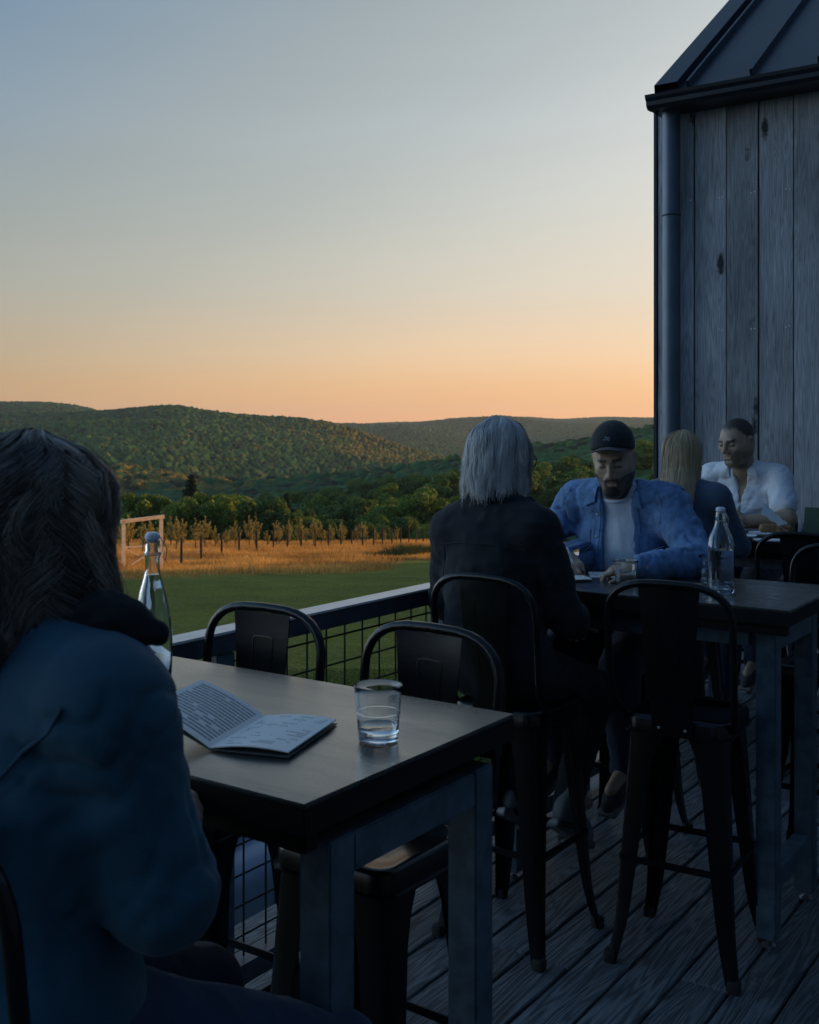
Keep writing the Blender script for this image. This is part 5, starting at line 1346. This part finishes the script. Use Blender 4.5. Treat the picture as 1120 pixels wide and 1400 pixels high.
sdf_obj('hair_base', ch, .005, (-.2, -.2, 1.3), (.2, .3, 1.7), M['hair'], W1, lambda V: np.tile(np.array([[.020, .020, .023]]), (len(V), 1)))
Pp, cl, hs = style(22000, 30, lambda az: -.150 - .075 * np.cos(az - PI), 62, rad=(.086, .108, .096), wave=(.021, 9.0), inward=1.14, clumps=50, clump=.72, puff=.15, zjit=.035, messy=.007, seed=3)
mixk = (hs(7) ** 2.0)[:, None] * .75 + .25 * RNG.random((len(cl), 1)) ** 2; cc = np.array([[.020, .018, .017]]) * (1 - mixk) + np.array([[.48, .42, .35]]) * mixk
Pp = tangle(Pp, .018, 13, 3); strands('hair', HF, Pp, .00062, cc, W1)
MB().tube([HF((.092, -.02, .075)), HF((.097, .01, .050)), HF((.09, .05, .01))], .0022, 6).build('glasses_arm', M['dark_trim'], W1)

# ---------------------------------------------------------------- grey-haired woman in black
J = dict(pelvis=(0, -.02, .865), chest=(-.035, .01, 1.15), neck=(-.045, .05, 1.365), shL=(-.200, .02, 1.275), shR=(.115, .03, 1.285), elL=(-.255, .08, 1.03), elR=(.190, .10, 1.02),
         wrL=(-.14, .33, .96), wrR=(.10, .33, .95), kneeL=(-.13, .42, .70), kneeR=(.13, .42, .70), ankL=(-.08, .24, .37), ankR=(.10, .28, .36))
W2 = person_root(-1.80, 3.10, -2, 'seated woman with straight grey bobbed hair, glasses and a black jacket, back to the viewer')
HF = Frame((-.050, .085, 1.515), rot(-5, 0, -6), 1.03)
body(J, HF, W2, BL, (.36, .25, .20), hands=[hand_prims(J['wrR'], (-.5, .8, -.2), (0, 0, 1), 1), hand_prims(J['wrL'], (.5, .8, -.2), (0, 0, 1), -1)], res=.005)
jk = torso(J, .018, 1.02) + sleeves(J, .074, .064, .050) + [creases(J['shR'], J['elR'], .010, 15, 6, 12.0), creases(J['shL'], J['elL'], .010, 15, 6, 14.0), ('d', 0, folds(.008, (8, 8, 13), 11.0)), ('d', 0, folds(.003, (22, 22, 26), 14.0))]
jo = sdf_obj('jacket', jk, .0065, (-.5, -.35, .78), (.5, .6, 1.5), M['black_fabric'], W2)
cz = 1.392; col = []
for i in range(9):
    a0, a1 = [math.radians(-200 + 25 * q) for q in (i, i + 1)]
    f = lambda a: (-.042 + .064 * math.cos(a), .045 + .064 * math.sin(a), cz + .010 * math.sin(a * 3))
    col.append(U(cone(f(a0), f(a1), .022, .022), .02))
col += [U(cone((.02, .02, 1.385), (.075, .06, 1.375), .026, .020), .02), ('d', 0, folds(.006, (40, 40, 40), 3))]
sdf_obj('collar', col, .004, (-.25, -.2, 1.25), (.25, .3, 1.55), M['black_fabric'], jo)
seam('yoke_seam', jk, [(-.20, 1.235), (-.1, 1.25), (-.03, 1.252), (.04, 1.25), (.13, 1.235)], M['black_fabric'], jo, .003, -.5, 1)
seam('seam', jk, [(-.175, 1.235), (-.17, 1.1), (-.16, .95)], M['black_fabric'], jo, .003, -.5, 1)
trousers(J, W2, M['black_fabric'], ((-.4, -.3, .1), (.4, .65, 1.05)), cuff=.048)
shoe(J, 'ankL', W2, (.55, .75, -.45), 1, 'sneaker_grey'); shoe(J, 'ankR', W2, (.55, .75, -.45), 1, 'sneaker_grey')
ch = [U(HF.w(ell((0, -.014, .033), (.083, .103, .092))), .02), U(HF.w(cone((0, -.025, .0), (0, -.035, -.075), .080, .070)), .04), ('s', .02, HF.w(ell((0, .135, -.03), (.07, .10, .10))))]
sdf_obj('hair_base', ch, .005, (-.25, -.2, 1.3), (.2, .3, 1.7), M['hair'], W2, lambda V: np.tile(np.array([[.06, .06, .065]]), (len(V), 1)))
Pp, cl, hs = style(9000, 16, lambda az: -.064 - .014 * np.cos(az - PI) + .006 * np.sin(az * 9), 58, rad=(.088, .108, .097), wave=(.003, 8), inward=1.10, clumps=30, clump=.42, puff=.11, zjit=.020, messy=.007, seed=5)
mixk = (hs(7))[:, None] * .6 + .4 * RNG.random((len(cl), 1)); cc = np.array([[.09, .09, .092]]) * (1 - mixk) + np.array([[.72, .70, .67]]) * mixk
Pp = tangle(Pp, .008, 20, 5); strands('hair', HF, Pp, .0009, cc, W2)
gl = MB(); gl.tube([HF((.094, -.01, .008)), HF((.090, .06, .010)), HF((.072, .098, .012))], .0028, 6)
gl.tube([HF((.045 + .026 * math.cos(a), .108 - .010 * (math.cos(a)), .004 + .021 * math.sin(a))) for a in np.linspace(0, 2 * PI, 24, endpoint=False)], .0022, 6, closed=True)
gl.tube([HF((-.045 + .026 * math.cos(a), .108 + .010 * (math.cos(a)), .004 + .021 * math.sin(a))) for a in np.linspace(0, 2 * PI, 24, endpoint=False)], .0022, 6, closed=True)
gl.tube([HF((-.02, .112, .008)), HF((0, .114, .012)), HF((.02, .112, .008))], .002, 6); gl.tube([HF((-.094, -.01, .008)), HF((-.090, .06, .010)), HF((-.072, .098, .012))], .0028, 6)
gl.build('glasses', M['dark_trim'], W2)

# ---------------------------------------------------------------- man in the cap and denim shirt
hR = (.095, .325, 1.125); hL = (-.205, .375, 1.118)
J = dict(pelvis=(0, -.02, .865), chest=(0, .035, 1.16), neck=(-.01, .085, 1.365), shL=(-.19, .045, 1.325), shR=(.19, .045, 1.325), elL=(-.345, .13, 1.135), elR=(.315, .13, 1.135),
         wrL=hL, wrR=hR, kneeL=(-.15, .40, .76), kneeR=(.15, .40, .76), ankL=(-.13, .30, .37), ankR=(.15, .34, .37), brow=(.016, .012, .010), crop=1.0, open=.0006)
DM = person_root(-1.79, 4.08, 180, 'bearded man in a black cap and open denim shirt reading')
HF = Frame((-.015, .150, 1.500), rot(-24, 0, 20) if False else np.array((Matrix.Rotation(math.radians(15), 3, 'Z') @ Matrix.Rotation(math.radians(-17), 3, 'X') @ Matrix.Rotation(math.radians(3), 3, 'Y')), dtype=np.float32), 1.0, (.92, 1.04, 1.10))
fc = ((18, 45, 30), (25, 50, 35), (30, 55, 40), (35, 60, 40))
body(J, HF, DM, BL, (.40, .28, .19), beard=.92, colf=None, hands=[hand_prims(hR, (-.55, .62, -.18), (.15, .1, 1), 1, ((10, 35, 20), (22, 45, 30), (30, 50, 35), (38, 55, 35)), 1.05), hand_prims(hL, (.85, .42, -.12), (0, .1, 1), -1, fc, 1.05)], res=.0034, jaw=.92)
te = torso(J, .004, 1.0) + [('s', .008, ell((-.012, .135, 1.405), (.060, .085, .072))), ('d', 0, folds(.0045, (14, 14, 10), 2.0))]
sdf_obj('t_shirt', te, .005, (-.3, -.25, .80), (.3, .35, 1.5), M['tee'], DM)
MB().tube([tuple(np.array((-.011 + .066 * math.cos(a), (.088 + .062 * math.sin(a)) + .0, 1.368 - .030 * math.sin(a))) ) for a in np.linspace(0, 2 * PI, 40, endpoint=False)], .0062, 8, closed=True).build('neckband', M['tee'], DM)
def wedge(P):   # open front of the shirt
    x = P[:, 0] + .012; z = P[:, 2]; wd = .052 + .018 * np.clip((1.36 - z) / .35, 0, 1) + .018 * np.clip((z - 1.30) / .08, 0, 1)
    xm = -.010 - .02 * np.clip((1.36 - z) / .35, 0, 1)
    return np.maximum(np.abs(x - xm) - wd, -(P[:, 1] - .085))
sk = torso(J, .020, 1.05) + [('d', 0, folds(.006, (11, 11, 8), 6.0)), ('s', .006, wedge), ('s', .004, ell((-.01, .085, 1.42), (.068, .064, .07)))] + sleeves(J, .080, .066, .044) + [('d', 0, folds(.003, (17, 17, 17), 9.0)), ('d', 0, folds(.0015, (45, 45, 45), 19.0)), creases(J['shL'], J['elL'], .012, 19, 6, 3.0), creases(J['elL'], J['wrL'], .013, 24, 6, 6.0), creases(J['shR'], J['elR'], .012, 19, 6, 9.0), creases(J['elR'], J['wrR'], .012, 24, 6, 11.0), creases((.12, .1, 1.38), (-.1, .1, .95), .006, 10, 5, 15.0, .22)]
so_ = sdf_obj('denim_shirt', sk, .0045, (-.5, -.3, .80), (.5, .6, 1.5), M['denim_shirt'], DM)
def quadfn(a, b, c, d):
    def f(u, v):
        P = (np.outer((1 - u) * (1 - v), a) + np.outer(u * (1 - v), b) + np.outer(u * v, c) + np.outer((1 - u) * v, d)); return P[:, 0], P[:, 1]
    return f
# his left = -x = right side of the picture
patch('collar_flap', sk, quadfn((.052, 1.395), (.098, 1.375), (.108, 1.318), (.060, 1.335)), 8, 8, M['denim_shirt'], so_, .012, .004, .5)
patch('collar_flap', sk, quadfn((-.078, 1.395), (-.112, 1.375), (-.128, 1.315), (-.080, 1.330)), 8, 8, M['denim_shirt'], so_, .012, .004, .5)
patch('chest_pocket', sk, quadfn((-.105, 1.225), (-.195, 1.235), (-.190, 1.12), (-.108, 1.115)), 10, 10, M['denim_pocket'], so_, .004, .003, .5)
patch('chest_pocket', sk, quadfn((.085, 1.225), (.165, 1.235), (.160, 1.12), (.088, 1.115)), 10, 10, M['denim_pocket'], so_, .004, .003, .5)
patch('placket', sk, quadfn((-.080, 1.330), (-.108, 1.330), (-.118, .98), (-.090, .98)), 4, 26, M['denim_pocket'], so_, .003, .003, .5)
patch('placket', sk, quadfn((.040, 1.330), (.068, 1.330), (.076, .98), (.048, .98)), 4, 26, M['denim_pocket'], so_, .003, .003, .5)
for z in (1.285, 1.20, 1.115):
    y = float(ray_y(sk, [.056], [z])[0]); MB().lathe([(0, .004), (.004, .0035), (.0058, .001), (.0058, 0)], n=14).build('button', M['button'], so_).matrix_local = Matrix.Translation((.056, y + .003, z)) @ Matrix.Rotation(-PI / 2, 4, 'X')
for pts in ([(-.104, 1.218), (-.192, 1.228)], [(.086, 1.218), (.163, 1.228)], [(-.083, 1.33), (-.093, .98)], [(-.106, 1.33), (-.116, .98)], [(.066, 1.33), (.074, .98)], [(-.098, 1.36), (-.122, 1.32), (-.086, 1.335)], [(.104, 1.36), (.103, 1.324), (.064, 1.338)]):
    seam('stitching', sk, pts, M['stitch'], so_, .0009, .5, -1, .0065)
seam('shoulder_seam', sk, [(-.185, 1.375), (-.205, 1.33), (-.20, 1.26)], M['denim_pocket'], so_, .0028, .5, -1)
seam('shoulder_seam', sk, [(.185, 1.375), (.205, 1.33), (.20, 1.26)], M['denim_pocket'], so_, .0028, .5, -1)
def ring_at(p, d, r, h, name, mat, parent):
    D = Vector(d).normalized(); q = D.to_track_quat('Z', 'Y'); P = []
    mb = MB(); mb.lathe([(r - .003, -h / 2), (r, -h / 2), (r + .001, 0), (r, h / 2), (r - .003, h / 2), (r - .004, 0), (r - .003, -h / 2)], n=24)
    o = mb.build(name, mat, parent); o.matrix_local = Matrix.Translation(p) @ q.to_matrix().to_4x4(); return o
dL = Vector(hL) - Vector(J['elL'])
ring_at(tuple(Vector(hL) - dL * .13), dL, .046, .020, 'undershirt_cuff', M['tee'], DM)
wt = ring_at(tuple(Vector(hL) - dL * .015), dL, .031, .024, 'watch', M['watch'], DM)
MB().box((0, 0, .034), (.034, .034, .010), R=rot(90, 0, 0)).build('watch_face', M['watch'], wt, False, .004)
trousers(J, DM, M['dark_jeans'], ((-.4, -.3, .1), (.4, .65, 1.05)))
shoe(J, 'ankL', DM); shoe(J, 'ankR', DM)
# cap: crown, curved bill, small stitched bird-bone emblem
cp = [U(HF.w(ell((0, -.012, .050), (.091, .107, .087))), .01), ('i', 0, HF.w(lambda P: -(P[:, 2] - .036 - .42 * np.clip(P[:, 1], 0, 1)))), ('d', 0, folds(.0012, (30, 30, 30), 2))]
cpo = sdf_obj('cap', cp, .003, (-.25, -.1, 1.3), (.25, .45, 1.75), M['cap_fabric'], DM)
V = []; F = []; nu, nv = 22, 8
for s_ in (0, -.0028):
    for j in range(nv):
        v = j / (nv - 1)
        for i in range(nu):
            a = math.radians(-62 + 124 * i / (nu - 1)); x = math.sin(a) * (.083 + .006 * v); yy = -.002 + math.cos(a) * .094 + v * .066 * math.cos(a * .95) ** .6
            V.append(HF((x, yy, .075 + .010 * v - 5.0 * x * x + s_)))
for j in range(nv - 1):
    for i in range(nu - 1):
        a = j * nu + i; F.append((a, a + 1, a + nu + 1, a + nu)); b = a + nu * nv; F.append((b, b + nu, b + nu + 1, b + 1))
for i in range(nu - 1):
    a = (nv - 1) * nu + i; b = a + nu * nv; F.append((a, a + 1, b + 1, b))
MB().add(V, F).build('bill', M['cap_fabric'], cpo, True, 0, 60)
MB().lathe([(0, .004), (.005, .003), (.006, 0)], n=12).build('cap_button', M['cap_fabric'], cpo).matrix_local = Matrix.Translation(HF((0, -.012, .133)))
def oncap(x, z):
    P = np.array([HF((x, .2, z))]); d = HF((x, .1, z)) - HF((x, .2, z)); d /= np.linalg.norm(d)
    for _ in range(20): P = P + d * ev(cp, P.astype(np.float32))[0] * .9
    return tuple(P[0])
em = MB()
for pl in ([(-.014, .094), (-.008, .099), (-.002, .096), (.004, .101), (.010, .098)], [(-.012, .090), (-.005, .094), (.002, .090), (.008, .093), (.014, .090)], [(-.007, .099), (-.004, .092), (-.009, .086)], [(.003, .099), (.004, .091), (.010, .087)]):
    em.tube([oncap(a + .004, b + .006) for a, b in pl], .0010, 5)
em.build('cap_emblem', M['button'], cpo)

# ---------------------------------------------------------------- blonde woman, back view
J = dict(pelvis=(0, -.02, .86), chest=(0, .0, 1.15), neck=(0, .03, 1.34), shL=(-.165, .01, 1.29), shR=(.165, .01, 1.29), elL=(-.23, .10, 1.06), elR=(.24, .11, 1.07),
         wrL=(-.08, .31, 1.11), wrR=(.08, .33, 1.11), kneeL=(-.13, .42, .72), kneeR=(.13, .42, .72), ankL=(-.1, .28, .37), ankR=(.1, .30, .37))
BW = person_root(-1.90, 4.96, 2, 'blonde woman with long straight hair and blue jacket, seen from behind')
HF = Frame((-.005, .04, 1.478), rot(-6, 0, 4), 1.0)
body(J, HF, BW, BL, (.38, .26, .20), hands=[hand_prims(J['wrR'], (-.5, .8, -.1), (0, 0, 1), 1), hand_prims(J['wrL'], (.5, .8, -.1), (0, 0, 1), -1)], res=.005)
jk = torso(J, .014, 1.0) + sleeves(J, .062, .052, .038) + [('d', 0, folds(.006, (10, 10, 14), 21.0))]
sdf_obj('jacket', jk, .006, (-.5, -.35, .80), (.5, .6, 1.5), M['blonde_jacket'], BW)
trousers(J, BW, M['dark_jeans'], ((-.4, -.3, .1), (.4, .65, 1.05))); shoe(J, 'ankL', BW); shoe(J, 'ankR', BW)
ch = [U(HF.w(ell((0, -.014, .033), (.082, .102, .091))), .02), U(HF.w(cone((0, -.03, .0), (0, -.075, -.16), .078, .045)), .04), ('s', .02, HF.w(ell((0, .135, -.03), (.07, .10, .10))))]
sdf_obj('hair_base', ch, .005, (-.25, -.25, 1.1), (.2, .3, 1.7), M['hair'], BW, lambda V: np.tile(np.array([[.16, .12, .075]]), (len(V), 1)))
Pp, cl, hs = style(6500, 20, lambda az: -.205 - .030 * np.cos(az - PI), 60, rad=(.085, .106, .094), wave=(.003, 5), inward=.90, clumps=26, clump=.45, puff=.09, zjit=.025, messy=.006, seed=8)
back = (Pp[..., 2] < -.05); Pp[..., 1] -= np.where(back, (-.05 - Pp[..., 2]) * .55, 0)
mixk = (hs(7))[:, None] * .5 + .5 * RNG.random((len(cl), 1)); cc = np.array([[.09, .060, .032]]) * (1 - mixk) + np.array([[.68, .50, .28]]) * mixk
Pp = tangle(Pp, .005, 16, 8); strands('hair', HF, Pp, .0010, cc, BW)

# ---------------------------------------------------------------- man in the white polo, arms folded on the far table
J = dict(pelvis=(0, -.02, .865), chest=(0, .06, 1.19), neck=(-.005, .125, 1.405), shL=(-.188, .075, 1.345), shR=(.188, .075, 1.345), elL=(-.285, .225, 1.135), elR=(.285, .235, 1.140),
         wrL=(-.02, .375, 1.108), wrR=(.04, .355, 1.168), kneeL=(-.15, .42, .76), kneeR=(.15, .42, .76), ankL=(-.13, .30, .37), ankR=(.13, .32, .37), crop=1.0, stubble=.6, open=.0034, brow=(.025, .018, .014))
WM = person_root(-1.99, 6.24, 180, 'man with cropped dark hair in a white polo shirt leaning on folded arms')
HF = Frame((.0, .205, 1.545), np.array((Matrix.Rotation(math.radians(-20), 3, 'Z') @ Matrix.Rotation(math.radians(-12), 3, 'X')), dtype=np.float32), 1.08)
body(J, HF, WM, BL, (.34, .24, .16), hands=[hand_prims(J['wrR'], (-.93, .05, -.18), (-.15, .55, 1), 1, ((8, 20, 15), (10, 25, 18), (14, 28, 20), (18, 32, 22)), 1.08, 6), hand_prims(J['wrL'], (.85, .1, -.02), (0, .3, 1), -1, (20, 30, 20), 1.05)], res=.0040, sh=1.22)
pk = torso(J, .010, 1.06) + [('d', 0, folds(.005, (12, 12, 9), 31.0)), ('s', .004, ell((-.005, .150, 1.435), (.060, .066, .055))),
      ('s', .004, lambda P: np.maximum(np.abs(P[:, 0] + .008) - np.clip((P[:, 2] - 1.20) * .20, 0, .05), -(P[:, 1] - .10)))] + sleeves(J, .074, 0, 0, .66) + [('d', 0, folds(.002, (20, 20, 20), 33.0)), creases(J['shL'], J['elL'], .010, 20, 7, 3.0), creases(J['shR'], J['elR'], .010, 20, 7, 5.0), creases((.1, .12, 1.40), (-.12, .12, 1.02), .010, 13, 4, 8.0, .24)]
po = sdf_obj('polo_shirt', pk, .0055, (-.45, -.3, .80), (.45, .5, 1.55), M['white_polo'], WM)
patch('collar_flap', pk, quadfn((.045, 1.425), (.095, 1.40), (.105, 1.345), (.052, 1.350)), 7, 7, M['white_polo'], po, .013, .004, .5)
patch('collar_flap', pk, quadfn((-.055, 1.425), (-.095, 1.40), (-.105, 1.345), (-.060, 1.350)), 7, 7, M['white_polo'], po, .013, .004, .5)
patch('chest_pocket', pk, quadfn((-.070, 1.27), (-.145, 1.285), (-.140, 1.185), (-.075, 1.175)), 8, 8, M['white_polo'], po, .005, .003, .5)
seam('placket', pk, [(-.012, 1.20), (-.014, 1.08)], M['white_polo'], po, .003, .5, -1)
for s in 'LR':
    a, e = Vector(J['sh' + s]), Vector(J['el' + s]); ring_at(tuple(a + (e - a) * .66), e - a, .083, .022, 'sleeve_hem', M['white_polo'], po) if False else None
dR = Vector(J['wrR']) - Vector(J['elR']); ring_at(tuple(Vector(J['wrR']) - dR * .04), dR, .040, .030, 'watch', M['watch'], WM)
trousers(J, WM, M['dark_jeans'], ((-.4, -.3, .1), (.4, .65, 1.05))); shoe(J, 'ankL', WM); shoe(J, 'ankR', WM)

# ================================================================== AIR
hz = MB().box((-1500, 2900, 40), (8200, 7000, 236)).build('haze', None, None, False)
t = bpy.data.materials.new('haze_air'); t.use_nodes = True; n = t.node_tree; n.nodes.clear()
v = n.nodes.new('ShaderNodeVolumePrincipled'); v.inputs['Color'].default_value = (.74, .84, .95, 1); v.inputs['Density'].default_value = 5.5e-5; v.inputs['Anisotropy'].default_value = .2
oo = n.nodes.new('ShaderNodeOutputMaterial'); n.links.new(v.outputs[0], oo.inputs['Volume']); hz.data.materials.append(t)
tag(hz, 'thin evening haze over the valley', 'haze', kind='stuff')
scene.cycles.volume_bounces = 1; scene.cycles.volume_max_steps = 64
